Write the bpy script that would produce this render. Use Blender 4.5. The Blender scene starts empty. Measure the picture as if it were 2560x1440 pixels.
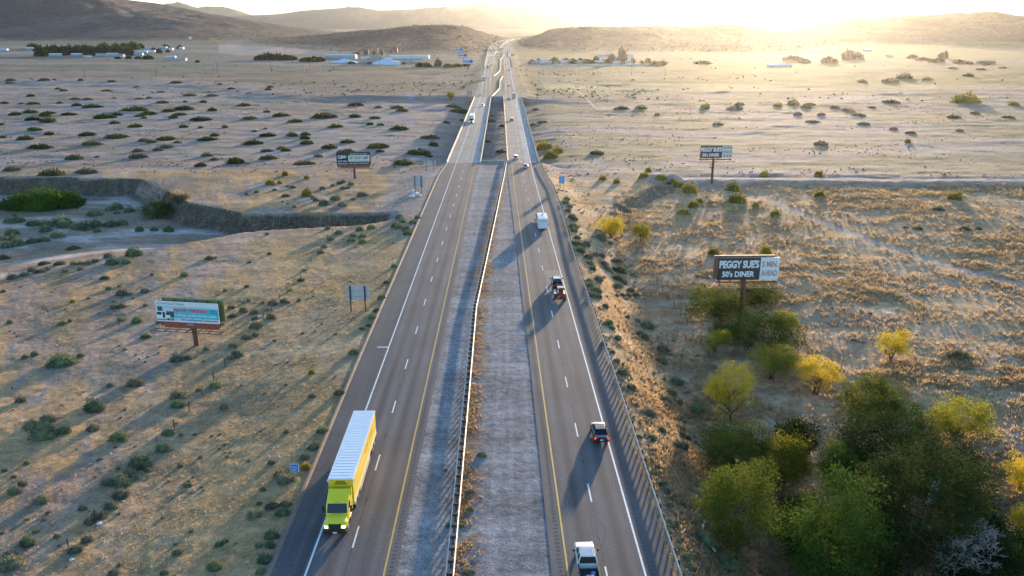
import bpy, bmesh, math, random
import numpy as np
from mathutils import Vector, Matrix
R = math.radians
rng = np.random.default_rng(7)
random.seed(7)
SC = bpy.context.scene
COL = SC.collection

# ------------------------------------------------------------------ camera
FPX, HCAM, YH = 1991.0, 48.9, 645.0
TH = math.atan(YH / FPX); CT, ST = math.cos(TH), math.sin(TH)
cd = bpy.data.cameras.new('camera'); cam = bpy.data.objects.new('camera', cd); COL.objects.link(cam)
cd.sensor_width = 36.0; cd.lens = 36.0 * FPX / 2560.0
cd.clip_start = 1.0; cd.clip_end = 60000.0
cam.location = (0, 0, HCAM); cam.rotation_euler = (math.pi / 2 - TH, 0, 0)
SC.camera = cam

# ------------------------------------------------------------------ sun, sky, exposure
SUN_AZ, SUN_EL = 17.8, 5.1          # azimuth measured from +Y towards +X
w = bpy.data.worlds.new('World'); SC.world = w; w.use_nodes = True
nt = w.node_tree; bg = nt.nodes['Background']
sky = nt.nodes.new('ShaderNodeTexSky'); sky.sky_type = 'NISHITA'; sky.sun_disc = False
sky.sun_elevation = R(SUN_EL); sky.sun_rotation = R(SUN_AZ)
sky.altitude = 600; sky.air_density = 1.0; sky.dust_density = 0.8; sky.ozone_density = 2.8
nt.links.new(sky.outputs[0], bg.inputs[0]); bg.inputs[1].default_value = 0.15
sl = bpy.data.lights.new('sun', 'SUN'); sl.energy = 2.8; sl.angle = R(1.2); sl.color = (1.0, 0.74, 0.46)
so = bpy.data.objects.new('sun', sl); COL.objects.link(so)
_d = Vector((math.sin(R(SUN_AZ)) * math.cos(R(SUN_EL)), math.cos(R(SUN_AZ)) * math.cos(R(SUN_EL)), math.sin(R(SUN_EL))))
so.rotation_euler = _d.to_track_quat('Z', 'Y').to_euler(); so.location = (0, 0, 300)
SC.view_settings.view_transform = 'Standard'; SC.view_settings.look = 'None'
SC.view_settings.exposure = 2.1; SC.view_settings.gamma = 1.0; SC.view_settings.use_curve_mapping = False
SC.render.engine = 'CYCLES'
SC.cycles.max_bounces = 6; SC.cycles.volume_bounces = 0; SC.cycles.transparent_max_bounces = 8
SC.cycles.use_denoising = True

# ------------------------------------------------------------------ helpers: objects
def link(name, me, parent=None, loc=None, rz=0.0):
    o = bpy.data.objects.new(name, me); COL.objects.link(o)
    if loc is not None: o.location = loc
    if rz: o.rotation_euler = (0, 0, rz)
    if parent is not None: o.parent = parent
    return o
def tag(o, label=None, cat=None, group=None, kind=None):
    if label: o['label'] = label
    if cat: o['category'] = cat
    if group: o['group'] = group
    if kind: o['kind'] = kind
    return o
def thing(name, label, cat, loc=(0, 0, 0), rz=0.0, group=None):
    return tag(link(name, None, None, loc, rz), label, cat, group)
def copy_tree(o, parent=None):
    c = o.copy(); COL.objects.link(c)
    if parent is not None: c.parent = parent
    for ch in list(o.children):
        copy_tree(ch, c)
    return c
def np_mesh(name, verts, faces, mats=(), mi=None, smooth=False):
    verts = np.asarray(verts, dtype=np.float32); faces = np.asarray(faces, dtype=np.int32)
    me = bpy.data.meshes.new(name); n = faces.shape[1]
    me.vertices.add(len(verts)); me.vertices.foreach_set('co', verts.ravel())
    me.loops.add(faces.size); me.loops.foreach_set('vertex_index', faces.ravel())
    me.polygons.add(len(faces)); me.polygons.foreach_set('loop_start', np.arange(0, faces.size, n, dtype=np.int32))
    for m in mats: me.materials.append(m)
    if mi is not None: me.polygons.foreach_set('material_index', np.asarray(mi, dtype=np.int32))
    me.polygons.foreach_set('use_smooth', np.full(len(faces), smooth, dtype=bool))
    me.update(calc_edges=True); return me
class MB:
    """collects faces; build() links them as one mesh object"""
    def __init__(s): s.v, s.f, s.m, s.mats = [], [], [], []
    def mat(s, m):
        if m not in s.mats: s.mats.append(m)
        return s.mats.index(m)
    def add(s, vs, fs, m):
        b = len(s.v); k = s.mat(m); s.v += [tuple(v) for v in vs]
        for f in fs: s.f.append([i + b for i in f]); s.m.append(k)
    def box(s, x0, x1, y0, y1, z0, z1, m, M=None):
        vs = [Vector(v) for v in ((x0,y0,z0),(x1,y0,z0),(x1,y1,z0),(x0,y1,z0),(x0,y0,z1),(x1,y0,z1),(x1,y1,z1),(x0,y1,z1))]
        if M is not None: vs = [M @ v for v in vs]
        s.add(vs, [(3,2,1,0),(4,5,6,7),(0,1,5,4),(1,2,6,5),(2,3,7,6),(3,0,4,7)], m)
    def bar(s, p, q, wx, wz, m):
        p, q = Vector(p), Vector(q); d = (q - p); L = d.length
        if L < 1e-6: return
        d.normalize(); u = Vector((0, 0, 1)) if abs(d.z) < .95 else Vector((1, 0, 0))
        a = d.cross(u).normalized() * wx / 2; b = d.cross(a).normalized() * wz / 2
        s.add([p-a-b,p+a-b,p+a+b,p-a+b,q-a-b,q+a-b,q+a+b,q-a+b], [(0,1,2,3),(7,6,5,4),(4,5,1,0),(5,6,2,1),(6,7,3,2),(7,4,0,3)], m)
    def cyl(s, p, q, r0, m, r1=None, n=10, caps=True):
        p, q = Vector(p), Vector(q); r1 = r0 if r1 is None else r1
        d = (q - p).normalized(); u = Vector((0, 0, 1)) if abs(d.z) < .95 else Vector((1, 0, 0))
        a = d.cross(u).normalized(); b = d.cross(a); vs = []
        for c, r in ((p, r0), (q, r1)):
            for i in range(n):
                t = 2 * math.pi * i / n; vs.append(c + a * math.cos(t) * r + b * math.sin(t) * r)
        fs = [(i, (i+1) % n, n + (i+1) % n, n + i) for i in range(n)]
        if caps: fs += [tuple(range(n))[::-1], tuple(range(n, 2*n))]
        s.add(vs, fs, m)
    def loft(s, rings, m, cap=True, closed=True):
        n = len(rings[0]); vs = [p for r in rings for p in r]; fs = []
        for k in range(len(rings) - 1):
            for i in range(n if closed else n - 1):
                j = (i + 1) % n; fs.append((k*n+i, k*n+j, (k+1)*n+j, (k+1)*n+i))
        if cap: fs += [tuple(range(n))[::-1], tuple(range((len(rings)-1)*n, len(rings)*n))]
        s.add(vs, fs, m)
    def prism_x(s, poly, x0, x1, m):      # poly in (y, z), extruded in x
        s.loft([[(x0, y, z) for y, z in poly], [(x1, y, z) for y, z in poly]], m)
    def mesh(s, name, smooth=False):
        me = bpy.data.meshes.new(name); me.from_pydata(s.v, [], s.f)
        for m in s.mats: me.materials.append(m)
        me.polygons.foreach_set('material_index', s.m)
        bm = bmesh.new(); bm.from_mesh(me); bmesh.ops.recalc_face_normals(bm, faces=bm.faces); bm.to_mesh(me); bm.free()
        if smooth: me.polygons.foreach_set('use_smooth', [True] * len(me.polygons)); me.set_sharp_from_angle(angle=R(35))
        me.update(); return me
    def build(s, name, parent=None, loc=None, rz=0.0, smooth=False, bevel=0.0):
        o = link(name, s.mesh(name, smooth), parent, loc, rz)
        if bevel:
            b = o.modifiers.new('bevel', 'BEVEL'); b.width = bevel; b.segments = 2; b.limit_method = 'ANGLE'; b.angle_limit = R(40)
        return o

# ------------------------------------------------------------------ helpers: materials
def nodes(name):
    m = bpy.data.materials.new(name); m.use_nodes = True; t = m.node_tree
    return m, t, t.nodes['Principled BSDF']
def simple(name, col, rough=0.6, metal=0.0, noise=0.12, scale=3.0, bump=0.0, spec=None, emit=None):
    m, t, b = nodes(name)
    b.inputs['Roughness'].default_value = rough; b.inputs['Metallic'].default_value = metal
    if spec is not None: b.inputs['Specular IOR Level'].default_value = spec
    if emit: b.inputs['Emission Color'].default_value = (*emit[0], 1); b.inputs['Emission Strength'].default_value = emit[1]
    tc = t.nodes.new('ShaderNodeTexCoord'); n = t.nodes.new('ShaderNodeTexNoise'); n.inputs['Scale'].default_value = scale; n.inputs['Detail'].default_value = 5
    t.links.new(tc.outputs['Object'], n.inputs['Vector'])
    mr = t.nodes.new('ShaderNodeMapRange'); mr.inputs['From Min'].default_value = .3; mr.inputs['From Max'].default_value = .7
    mr.inputs['To Min'].default_value = 1 - noise; mr.inputs['To Max'].default_value = 1 + noise
    t.links.new(n.outputs['Fac'], mr.inputs['Value'])
    mx = t.nodes.new('ShaderNodeMix'); mx.data_type = 'RGBA'; mx.blend_type = 'MULTIPLY'; mx.inputs['Factor'].default_value = 1
    mx.inputs[6].default_value = (*col, 1); t.links.new(mr.outputs[0], mx.inputs[7]); t.links.new(mx.outputs[2], b.inputs['Base Color'])
    if bump:
        bp = t.nodes.new('ShaderNodeBump'); bp.inputs['Strength'].default_value = 1; bp.inputs['Distance'].default_value = bump
        t.links.new(n.outputs['Fac'], bp.inputs['Height']); t.links.new(bp.outputs[0], b.inputs['Normal'])
    return m
def leafy(name, col, col2, trans=0.35, scale=1.2):
    """foliage: base colour varied in clumps, part of the light passes through the leaves"""
    m, t, b = nodes(name); b.inputs['Roughness'].default_value = .8; b.inputs['Specular IOR Level'].default_value = .08
    tc = t.nodes.new('ShaderNodeTexCoord'); n = t.nodes.new('ShaderNodeTexNoise'); n.inputs['Scale'].default_value = scale; n.inputs['Detail'].default_value = 4
    t.links.new(tc.outputs['Object'], n.inputs['Vector'])
    oi = t.nodes.new('ShaderNodeObjectInfo')
    ad = t.nodes.new('ShaderNodeMath'); ad.operation = 'MULTIPLY_ADD'; t.links.new(oi.outputs['Random'], ad.inputs[0]); ad.inputs[1].default_value = .35
    t.links.new(n.outputs['Fac'], ad.inputs[2])
    mr = t.nodes.new('ShaderNodeMapRange'); mr.inputs['From Min'].default_value = .5; mr.inputs['From Max'].default_value = .85
    t.links.new(ad.outputs[0], mr.inputs['Value'])
    mx = t.nodes.new('ShaderNodeMix'); mx.data_type = 'RGBA'; mx.inputs[6].default_value = (*col, 1); mx.inputs[7].default_value = (*col2, 1)
    t.links.new(mr.outputs[0], mx.inputs[0]); t.links.new(mx.outputs[2], b.inputs['Base Color'])
    tr = t.nodes.new('ShaderNodeBsdfTranslucent'); t.links.new(mx.outputs[2], tr.inputs['Color'])
    ms = t.nodes.new('ShaderNodeMixShader'); ms.inputs[0].default_value = trans
    t.links.new(b.outputs[0], ms.inputs[1]); t.links.new(tr.outputs[0], ms.inputs[2])
    t.links.new(ms.outputs[0], t.nodes['Material Output'].inputs['Surface'])
    return m

# ------------------------------------------------------------------ helpers: noise and terrain height
def sstep(x): x = np.clip(x, 0, 1); return x * x * (3 - 2 * x)
_tab = np.random.default_rng(3).random((256, 256)).astype(np.float64)
def vnoise(x, y):
    xi = np.floor(x).astype(int); yi = np.floor(y).astype(int); fx = x - xi; fy = y - yi
    fx = fx*fx*(3-2*fx); fy = fy*fy*(3-2*fy); a = xi & 255; b = yi & 255; a1 = (a+1) & 255; b1 = (b+1) & 255
    return (_tab[a,b]*(1-fx)+_tab[a1,b]*fx)*(1-fy) + (_tab[a,b1]*(1-fx)+_tab[a1,b1]*fx)*fy
def fbm(x, y, sc, oct=4, gain=.5):
    x = x / sc; y = y / sc; s = 0; a = 1; t = 0
    for k in range(oct):
        s = s + a * vnoise(x * 2**k + 17.3*k, y * 2**k + 41.7*k); t += a; a *= gain
    return s / t            # 0..1
def rise(Y): return 20 * sstep((Y - 1500) / 1500.) + 31 * sstep((Y - 3000) / 3500.)
def P0(px, py, z=0.0):
    a = (px - 1280) / FPX; b = (py - 720) / FPX
    t = (z - HCAM) / (-ST - b * CT); return a * t, (CT - b * ST) * t
def proad(px, py):          # pixel of the photograph -> point on the highway's own profile
    z = 0.0
    for _ in range(30):
        x, y = P0(px, py, z); z = .5 * z + .5 * float(rise(y))
    return x, y
def pl(pts): a = np.array(pts, float); return a[np.argsort(a[:, 1])]
def along(line, Y): return np.interp(Y, line[:, 1], line[:, 0])
def ext(line, Y0=-150.):     # extend the near end in a straight line
    (x0, y0), (x1, y1) = line[0], line[1]; return np.vstack([[x0 + (x1-x0)*(Y0-y0)/(y1-y0), Y0], line])
_crv_o = [proad(*p) for p in ((1223,117),(1227,111),(1235,106),(1247,101.5),(1262,98.5),(1285,96.3),(1306,94.6))]
_crv_i = [proad(*p) for p in ((1275,121),(1276.5,115),(1279,110),(1287,103.5),(1297,98.6),(1308,95.4))]
_crv_m = [proad(*p) for p in ((1250,122),(1252.5,116),(1257,110.5),(1268,103.5),(1283,98.7),(1303,95.2))]
L_OUT = ext(pl([(-23.3,63),(-24.2,111.6),(-26.3,279),(-25.6,300),(-25.3,307),(-28.9,644),(-30.3,656)] + [proad(1205,190), proad(1218,138)] + _crv_o))
L_FOG = ext(pl([(-19.5,63),(-21.3,279),(-24.3,640)] + [proad(1209,195), proad(1221,138)] + [(x+4, y) for x, y in _crv_o]))
L_YEL = ext(pl([(-12.1,63),(-13.9,279),(-16.6,640)] + [proad(1225,205), proad(1236,138)] + [(x-4.5, y) for x, y in _crv_m]))
L_IN = ext(pl([(-10.95,63),(-12.7,279),(-12.2,310),(-15.9,626)] + [proad(1229,200), proad(1238,138)] + [(x-2, y) for x, y in _crv_m]))
R_IN = ext(pl([(3.75,63),(2.8,111.5),(-1.4,279),(-1.9,315),(-6.7,626)] + [proad(1260,200), proad(1257,138)] + [(x+2, y) for x, y in _crv_m]))
R_YEL = ext(pl([(5.3,63),(0.3,279),(-4.8,640)] + [proad(1263,205), proad(1259,138)] + [(x+4.5, y) for x, y in _crv_m]))
R_FOG = ext(pl([(12.6,63),(7.6,279),(3.0,640)] + [proad(1279,195), proad(1271,138)] + [(x-4, y) for x, y in _crv_i]))
R_OUT = ext(pl([(15.2,63),(14.75,110),(13.6,176),(13.6,220),(12.8,259),(11.7,275),(10.6,305),(7.0,626)] + [proad(1290,195), proad(1276.5,138)] + _crv_i))

BR_Y0, BR_Y1 = 308.0, 626.0
def polydist(X, Y, pts):
    d = np.full(np.shape(X), 1e9)
    for (ax, ay), (bx, by) in zip(pts[:-1], pts[1:]):
        vx, vy = bx-ax, by-ay; t = np.clip(((X-ax)*vx + (Y-ay)*vy) / (vx*vx+vy*vy), 0, 1)
        d = np.minimum(d, np.hypot(X-ax-t*vx, Y-ay-t*vy))
    return d
def inpoly(X, Y, pts):
    ins = np.zeros(np.shape(X), bool); n = len(pts)
    for i in range(n):
        x0, y0 = pts[i]; x1, y1 = pts[(i+1) % n]
        if y0 == y1: continue
        c = ((y0 > Y) != (y1 > Y)) & (X < (x1-x0) * (Y-y0) / (y1-y0) + x0); ins ^= c
    return ins
CH_N = [(-33,225),(-55,225),(-78,225),(-99,240),(-113,258),(-131,279),(-182,282),(-420,286)]
CH_S = [(-31,214),(-41,210),(-56,206),(-70,201),(-79,189),(-91,178),(-108,158),(-170,120),(-420,40)]
CH = CH_N + CH_S[::-1]
W_S = np.array([(-900,295),(-182,296),(-131,296),(-112,302),(-60,312),(-27,309),(11,309),(49,294),(103,290),(180,286),(900,270)], float)
W_N = np.array([(-900,960),(-420,900),(-260,800),(-170,655),(-30,642),(7,632),(60,625),(200,720),(900,800)], float)
R_RIP = [(22,205),(27,225),(31,240),(43,262),(59,288)]
R_ROAD = [(49.2,286),(63,281),(82.7,261.5),(90,227),(99,196),(114,169),(150,120),(200,60)]
# hills: (distance of crest, half depth, skyline pixels)
HILLS = [
 (4600, 2300, [(-900,-120),(-300,-70),(0,-32),(120,-22),(200,-14),(330,2),(400,10),(470,22),(530,36),(620,50),(740,68),(860,84),(950,100)]),
 (2700, 1150, [(430,150),(480,128),(540,110),(600,101),(650,95),(750,90),(850,81),(950,72),(1020,66),(1080,61.5),(1130,61),(1170,66),(1200,75),(1240,86),(1290,101),(1300,110)]),
 (2900, 1250, [(1262,120),(1278,101),(1310,88),(1335,79),(1370,71),(1420,67),(1470,64),(1540,66),(1640,65),(1720,66),(1790,61),(1850,62),(1930,74),(2040,90),(2200,100),(2300,120)]),
 (3700, 1700, [(1900,100),(1980,70),(2060,56),(2120,49),(2200,42),(2260,38),(2330,40),(2450,40),(2560,42),(2900,50),(3300,40)]),
 (6500, 1500, [(1480,90),(1560,74),(1630,62),(1665,50),(1700,47),(1740,56),(1800,70)]),
 (12500, 2600, [(-200,60),(300,45),(425,40),(560,44),(610,40),(700,36),(760,27),(850,22),(900,20),(950,28),(1020,26),(1080,21),(1170,25),(1300,22),(1420,20),(1560,32),(1700,52),(1900,60),(2600,58),(3400,50)]),
 (15500, 2200, [(200,40),(390,22),(425,14),(455,12),(500,22),(520,18),(560,18),(600,28),(650,44),(800,50),(1040,28),(1120,20),(1165,14),(1210,6),(1250,18),(1320,14),(1380,1),(1420,-5),(1470,-5),(1550,15),(1700,40),(2200,44),(3000,40)]),
]
def hills(X, Y):
    out = np.zeros(np.shape(X)); mask = np.zeros(np.shape(X))
    for k, (D, wd, sky_) in enumerate(HILLS):
        u = np.array([( (px-1280)/math.hypot(FPX, YH)) for px, _ in sky_]); hh = np.array([HCAM + (75-py)/math.hypot(FPX, YH)*D - rise(D) for _, py in sky_])
        hh = np.maximum(hh, 0)
        rr = Y
        c = np.interp(X / np.maximum(rr, 1), u, hh, left=(hh[0] if k in (0, 5, 6) else 0), right=(hh[-1] if k in (3, 5, 6) else 0))
        t = np.abs(Y + (fbm(X, Y, wd*.5, 2)-.5)*wd*.25 - D) / wd
        prof = sstep(1 - t) ** 1.15
        s1 = 900 if k in (0,) else 420
        gl = fbm(X*1.0 + 300*k, Y*.55, s1*(1 if D < 7000 else 4), 6, .58)
        g2 = 1 - np.abs(2*fbm(X + 77*k, Y*.6, s1*.7*(1 if D < 7000 else 4), 5, .6) - 1)
        h = c * prof * (1 + (.8*(gl-.5) - .9*(g2-.72)) * sstep(t*3.0+.12))
        out = np.maximum(out, h); mask = np.maximum(mask, np.where(h > 2.5, 1, 0))
    return out, mask
def corridor(X, Y):
    return X - along(L_OUT, Y), along(R_OUT, Y) - X      # >0 inside on both sides
def height(X, Y, detail=True):
    X = np.asarray(X, float); Y = np.asarray(Y, float)
    b = rise(Y); dl, dr = corridor(X, Y); ins = np.minimum(dl, dr)
    sh = along(L_OUT, Y)*.5 + along(R_OUT, Y)*.5
    left = X < sh
    # --- surrounding land
    zl = -1.1 + .9*(fbm(X, Y, 60, 3)-.5)
    ch = inpoly(X, Y, CH); dn = polydist(X, Y, CH_N); ds = polydist(X, Y, CH_S)
    ws = 5 + 34*sstep((-X-66)/45)
    zl = np.where(ch, zl - 5.2*sstep(np.minimum(dn/5.0, ds/ws)), zl)
    zr = -5.6 + 2.0*sstep((Y-150)/130) + 1.2*(fbm(X+50, Y, 55, 3)-.5)
    # right: low drainage with the grove
    zr = zr - 2.2*np.exp(-((X-48)/22.)**2 - ((Y-75)/38.)**2)
    drip = polydist(X, Y, R_RIP); side = X < np.interp(Y, [p[1] for p in R_RIP], [p[0] for p in R_RIP])
    zr = np.where(side & (Y > 195), np.maximum(zr, -2.0 - 2.5*sstep((215-Y)/20)), zr)
    edge = (~side) & (Y > 200) & (Y < 292)
    zr = np.where(edge & (drip < 6), np.maximum(zr, -2.0 - 2.6*sstep(drip/6.)), zr)
    lev = np.exp(-((Y - np.interp(X, [49,103,180,900],[286,284,281,268]))/6.5)**4) * sstep((X-46)/6)
    zr = zr + lev * 1.5
    z = np.where(left, zl, zr)
    # --- the wide wash
    ys = np.interp(X, W_S[:,0], W_S[:,1]); yn = np.interp(X, W_N[:,0], W_N[:,1])
    under = (X > -34) & (X < 14)
    wn = 10 + 90*sstep((-X-100)/110) + 90*sstep((X-15)/60)
    win = sstep((Y-ys)/11.) * sstep((yn-Y)/wn)
    lvl = -3.3 + .9*(fbm(X, Y, 90, 3)-.5) - 2.6*np.exp(-((X+8)/26.)**4)
    z = z*(1-win) + lvl*win
    far = sstep((Y-640)/250.); z = z*(1-far) + (np.where(left, -1.6, -1.9) + 1.6*(fbm(X, Y, 140, 3)-.5))*far*(1-win) + z*far*win
    # --- hummocks and roughness
    if detail:
        hum = np.maximum(fbm(X, Y, 4.2, 3) - .47, 0)*1.35
        rf = sstep((X-24)/10)*sstep((280-Y)/60)
        patch = .35 + .65*sstep((fbm(X+9, Y+9, 26, 2)-.38)*5)
        z = z + hum*rf*patch*(1-win)
        sl_ = (fbm(X, Y, 1.6, 3)-.5)*.22 + (fbm(X, Y, 9, 3)-.5)*.5
        z = z + sl_*(1-.3*win)
        rip = np.where(ch, np.exp(-((dn-4)/4.)**2), 0) + lev*.6*(Y < 284) + np.where(edge, np.exp(-((drip-3)/3.)**2), 0)
        z = z + rip*(fbm(X, Y, 2.2, 2)-.5)*.9
        fard = sstep((Y-300)/300); z = z + fard*((fbm(X*.4, Y, 22, 5, .6)-.5)*2.4); z = z + win*(fbm(X*.5, Y, 7, 3)-.5)*.8
    z = z + b
    # --- highway embankment
    o = -ins
    wsl = np.where(left, 15.0 + 0*Y, 13.0 - 4*sstep((Y-200)/80))
    wsl = np.where(Y > 640, 16, wsl)
    top = b - .07 - .0001*np.maximum(Y-600, 0)
    k = sstep((o - .3) / wsl)
    gap = sstep((Y-BR_Y0)/2.0) * sstep((BR_Y1-Y)/2.0)
    m2 = fbm(X, Y, 2.0, 3)-.5
    corr = top + np.where(ins > 0, 0, 0)
    med = np.minimum(X - along(L_IN, Y), along(R_IN, Y) - X)
    corr = corr - .12*sstep(med/2.5)*(1 - .6*sstep(med/2.5)) + np.where(med > .3, m2*.05, 0)
    ze = corr*(1-k) + z*k
    z = ze*(1-gap) + np.where(o < 14, z, ze)*gap
    hl, mask = hills(X, Y)
    hl = hl * np.maximum(sstep(o/120.), sstep((Y-4300)/500.))
    z = z + hl
    return z
def hz(x, y): return float(height(np.array([x]), np.array([y]), True)[0])
def pix(px, py):            # where the ray of a photograph pixel meets the land
    a = (px - 1280) / FPX; b = (py - 720) / FPX
    ts = np.geomspace(40, 9000, 900)
    X = a*ts; Y = (CT - b*ST)*ts; Z = HCAM + (-ST - b*CT)*ts
    d = Z - height(X, Y, False); i = int(np.argmax(d < 0))
    if i == 0: return X[-1], Y[-1], 0.0
    t = ts[i-1] + (ts[i]-ts[i-1]) * d[i-1]/(d[i-1]-d[i])
    x, y = a*t, (CT - b*ST)*t; return x, y, hz(x, y)
# ------------------------------------------------------------------ ground sheet
def geo_rows():
    ys = [-120.0]
    while ys[-1] < 20000: 
        y = ys[-1]; ys.append(y + (4.0 if y < 40 else max(.36, .0058*y) if y < 5000 else .012*y))
    return np.array(ys)
def build_ground():
    ys = geo_rows(); 
    u = np.concatenate([-np.geomspace(6, .78, 40)[:-1], np.linspace(-.78, .78, 860), np.geomspace(.78, 6, 40)[1:]])
    Y, U = np.meshgrid(ys, u, indexing='ij'); X = U * (np.maximum(Y, 20) + 12)
    Z = height(X, Y)
    nr, nc = X.shape
    V = np.stack([X, Y, Z], -1).reshape(-1, 3)
    idx = np.arange(nr*nc).reshape(nr, nc)
    F = np.stack([idx[:-1,:-1], idx[:-1,1:], idx[1:,1:], idx[1:,:-1]], -1).reshape(-1, 4)
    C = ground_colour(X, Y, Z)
    hl, mask = hills(X, Y)
    fm = (mask[:-1,:-1] > .5).reshape(-1)
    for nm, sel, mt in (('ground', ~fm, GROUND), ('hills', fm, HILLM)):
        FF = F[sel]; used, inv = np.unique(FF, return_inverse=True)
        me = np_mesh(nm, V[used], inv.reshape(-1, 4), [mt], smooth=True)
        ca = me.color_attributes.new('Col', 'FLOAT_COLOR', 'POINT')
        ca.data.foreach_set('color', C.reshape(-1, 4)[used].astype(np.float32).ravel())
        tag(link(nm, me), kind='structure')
def mixc(a, b, t): return a*(1-t[..., None]) + np.array(b)*t[..., None]
def ground_colour(X, Y, Z):
    """bare colours of the land by zone; alpha = amount of fine dry grass"""
    dl, dr = corridor(X, Y); ins = np.minimum(dl, dr); left = X < 0
    n1 = fbm(X, Y, 22, 4); n2 = fbm(X+200, Y*2.2, 7, 4); n3 = fbm(X, Y, 3.0, 3)
    sand = np.array([.33, .26, .205]); silt = [.40, .345, .315]; straw = [.52, .335, .155]; olive = [.20, .18, .125]
    C = np.broadcast_to(sand, X.shape + (3,)).copy()
    C = mixc(C, silt, sstep((n1-.50)*5)*.55)
    # near left: diagonal streaks of straw and grey soil
    a = X*.80 + Y*.6; bb = -X*.6 + Y*.80
    stx = fbm(a, bb*.25 + 40, 9, 4)
    nl = (left & (ins < 0) & (Y < 300)).astype(float)
    st2 = fbm(X*.9+Y*.42, (Y*.9-X*.42)*.22, 5, 5, .6)
    C = mixc(C, straw, nl*sstep((st2-.46)*9)*.85)
    C = mixc(C, olive, nl*sstep((fbm(X*.9+Y*.42+90, (Y*.9-X*.42)*.3, 8, 4)-.52)*7)*.5)
    # left verge by the shoulder: speckled yellow
    vg = nl*sstep((26 + .16*(Y-60) + X + 22)/6.)*sstep((210-Y)/15)
    C = mixc(C, [.40, .30, .15], vg*.55)
    # near right: straw grass
    nr = ((~left) & (ins < 0) & (Y < 283)).astype(float)
    C = mixc(C, [.56, .40, .235], nr*sstep((n2-.26)*4)*.85)
    C = mixc(C, [.50, .38, .24], nr*sstep((fbm(X+31, Y*1.5, 10, 4)-.50)*6)*.6)
    C = mixc(C, [.26, .22, .13], nr*sstep((fbm(X-70, Y, 16, 4)-.57)*7)*.5)
    C = mixc(C, [.40, .21, .09], nr*sstep((fbm(X-170, Y, 6, 4)-.52)*7)*.7)
    emb = nr*sstep((22 - (-ins)*1.0)/12)*sstep((200-Y)/60)
    C = mixc(C, [.36, .215, .10], emb*.55*sstep((n3-.35)*3)); C = mixc(C, [.16, .15, .10], emb*.7*sstep((n1-.5)*6))
    # wash bed
    ys = np.interp(X, W_S[:,0], W_S[:,1]); yn = np.interp(X, W_N[:,0], W_N[:,1])
    win = sstep((Y-ys)/20)*sstep((yn-Y)/60)
    C = mixc(C, [.385, .345, .31], win*.9)
    wst = fbm(X*.16, Y*.5, 9, 4)
    C = mixc(C, [.43, .29, .19], win*sstep((wst-.52)*7)*.6*np.where(left, 1, .7))
    C = mixc(C, [.30, .26, .13], win*sstep((fbm(X*.25+60, Y*.7, 14, 4)-.53)*7)*np.where(left, .25, .75))
    # channel, left: white silt tongues, dark scrub soil
    ch = inpoly(X, Y, CH); dn = polydist(X, Y, CH_N); ds = polydist(X, Y, CH_S)
    chm = ch*sstep(ds/8.)
    C = mixc(C, [.22, .19, .15], chm*.8)
    tong = sstep((fbm(X*.35+Y*.2, Y*.9, 8, 4)-.50)*7)*sstep((-X-72)/14)
    C = mixc(C, [.50, .46, .44], chm*tong*.85)
    rip = ch*np.exp(-(np.maximum(dn-4.0, 0)/2.2)**2)*(dn < 9)*(.8+.2*sstep((fbm(X, Y, 2.0, 3)-.35)*6))
    C = mixc(C, [.060, .054, .050], rip*.95)
    spk = (fbm(X*1.0, Y*1.0, .9, 2) > .80)*rip
    C = mixc(C, [.26, .25, .24], spk*.5)
    # right rip-rap
    drip = polydist(X, Y, R_RIP); side = X < np.interp(Y, [p[1] for p in R_RIP], [p[0] for p in R_RIP])
    rr = ((~side) & (drip < 6.5) & (Y < 290) & (Y > 205)).astype(float)
    C = mixc(C, [.12, .10, .085], rr*.85)
    lvy = np.interp(X, [49,103,180,900],[286,284,281,268])
    lb = np.exp(-((Y-(lvy-7.5))/3.0)**2)*(X > 48); C = mixc(C, [.28, .25, .22], lb*.7)
    C = mixc(C, [.42, .40, .42], (np.exp(-((Y-lvy)/2.6)**4)*(X > 46)).astype(float)*.9)
    # dirt tracks
    for pts, wd in ((R_ROAD, 1.7), ([(19,420),(24,400),(33,360),(36,330),(38,300)], 2.4), ([(-55,560),(-70,600),(-90,700),(-60,760),(-65,900)], 3.5),
                    ([(30,880),(60,800),(80,640)], 4.0), ([(-60,315),(-45,330),(-40,400),(-70,520),(-55,600)], 3.0),
                    ([(-28,262),(-32,232),(-34,222)], 1.4)):
        C = mixc(C, [.36, .33, .34], np.exp(-(polydist(X, Y, pts)/wd)**4)*.85)
    # gravel pull-out beside the signs on the left, median gravel
    po = (left & (ins < 0) & ~inpoly(X, Y, CH) & (X > -41 - .12*np.maximum(290-Y, 0)*0) & (Y > 214) & (Y < 300)).astype(float)
    C = mixc(C, [.30, .275, .265], po*sstep((X+46)/5)*.9)
    med = np.minimum(X - along(L_IN, Y), along(R_IN, Y) - X)
    mm = (med > 0)*(ins > 0)*(1-sstep((Y-1300)/100))
    rut = fbm(X*2.2, Y*.035, 1.5, 4)
    C = mixc(C, [.245, .24, .24], mm*.97); C = mixc(C, [.33, .32, .31], mm*sstep((rut-.5)*6)*.6)
    gx = np.interp(Y, [62,110,137,274,315], [-5.8,-6.4,-6.7,-3.0,-2.4])
    wd = np.exp(-((X-gx-1.1)/1.3)**2)*(Y < 150) + np.exp(-((X-gx+.4)/1.9)**2)*(Y >= 150)*(Y < 260)
    C = mixc(C, [.30, .17, .085], mm*wd*sstep((n3-.3)*4)*.8)
    # plain beyond the wash
    pf = sstep((Y-np.maximum(yn, 640))/80.)
    band = fbm(X*.12, Y*.5, 60, 4)
    C = mixc(C, [.25, .215, .155], pf*.9); C = mixc(C, [.38, .34, .28], pf*sstep((band-.55)*8)*.6)
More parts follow.
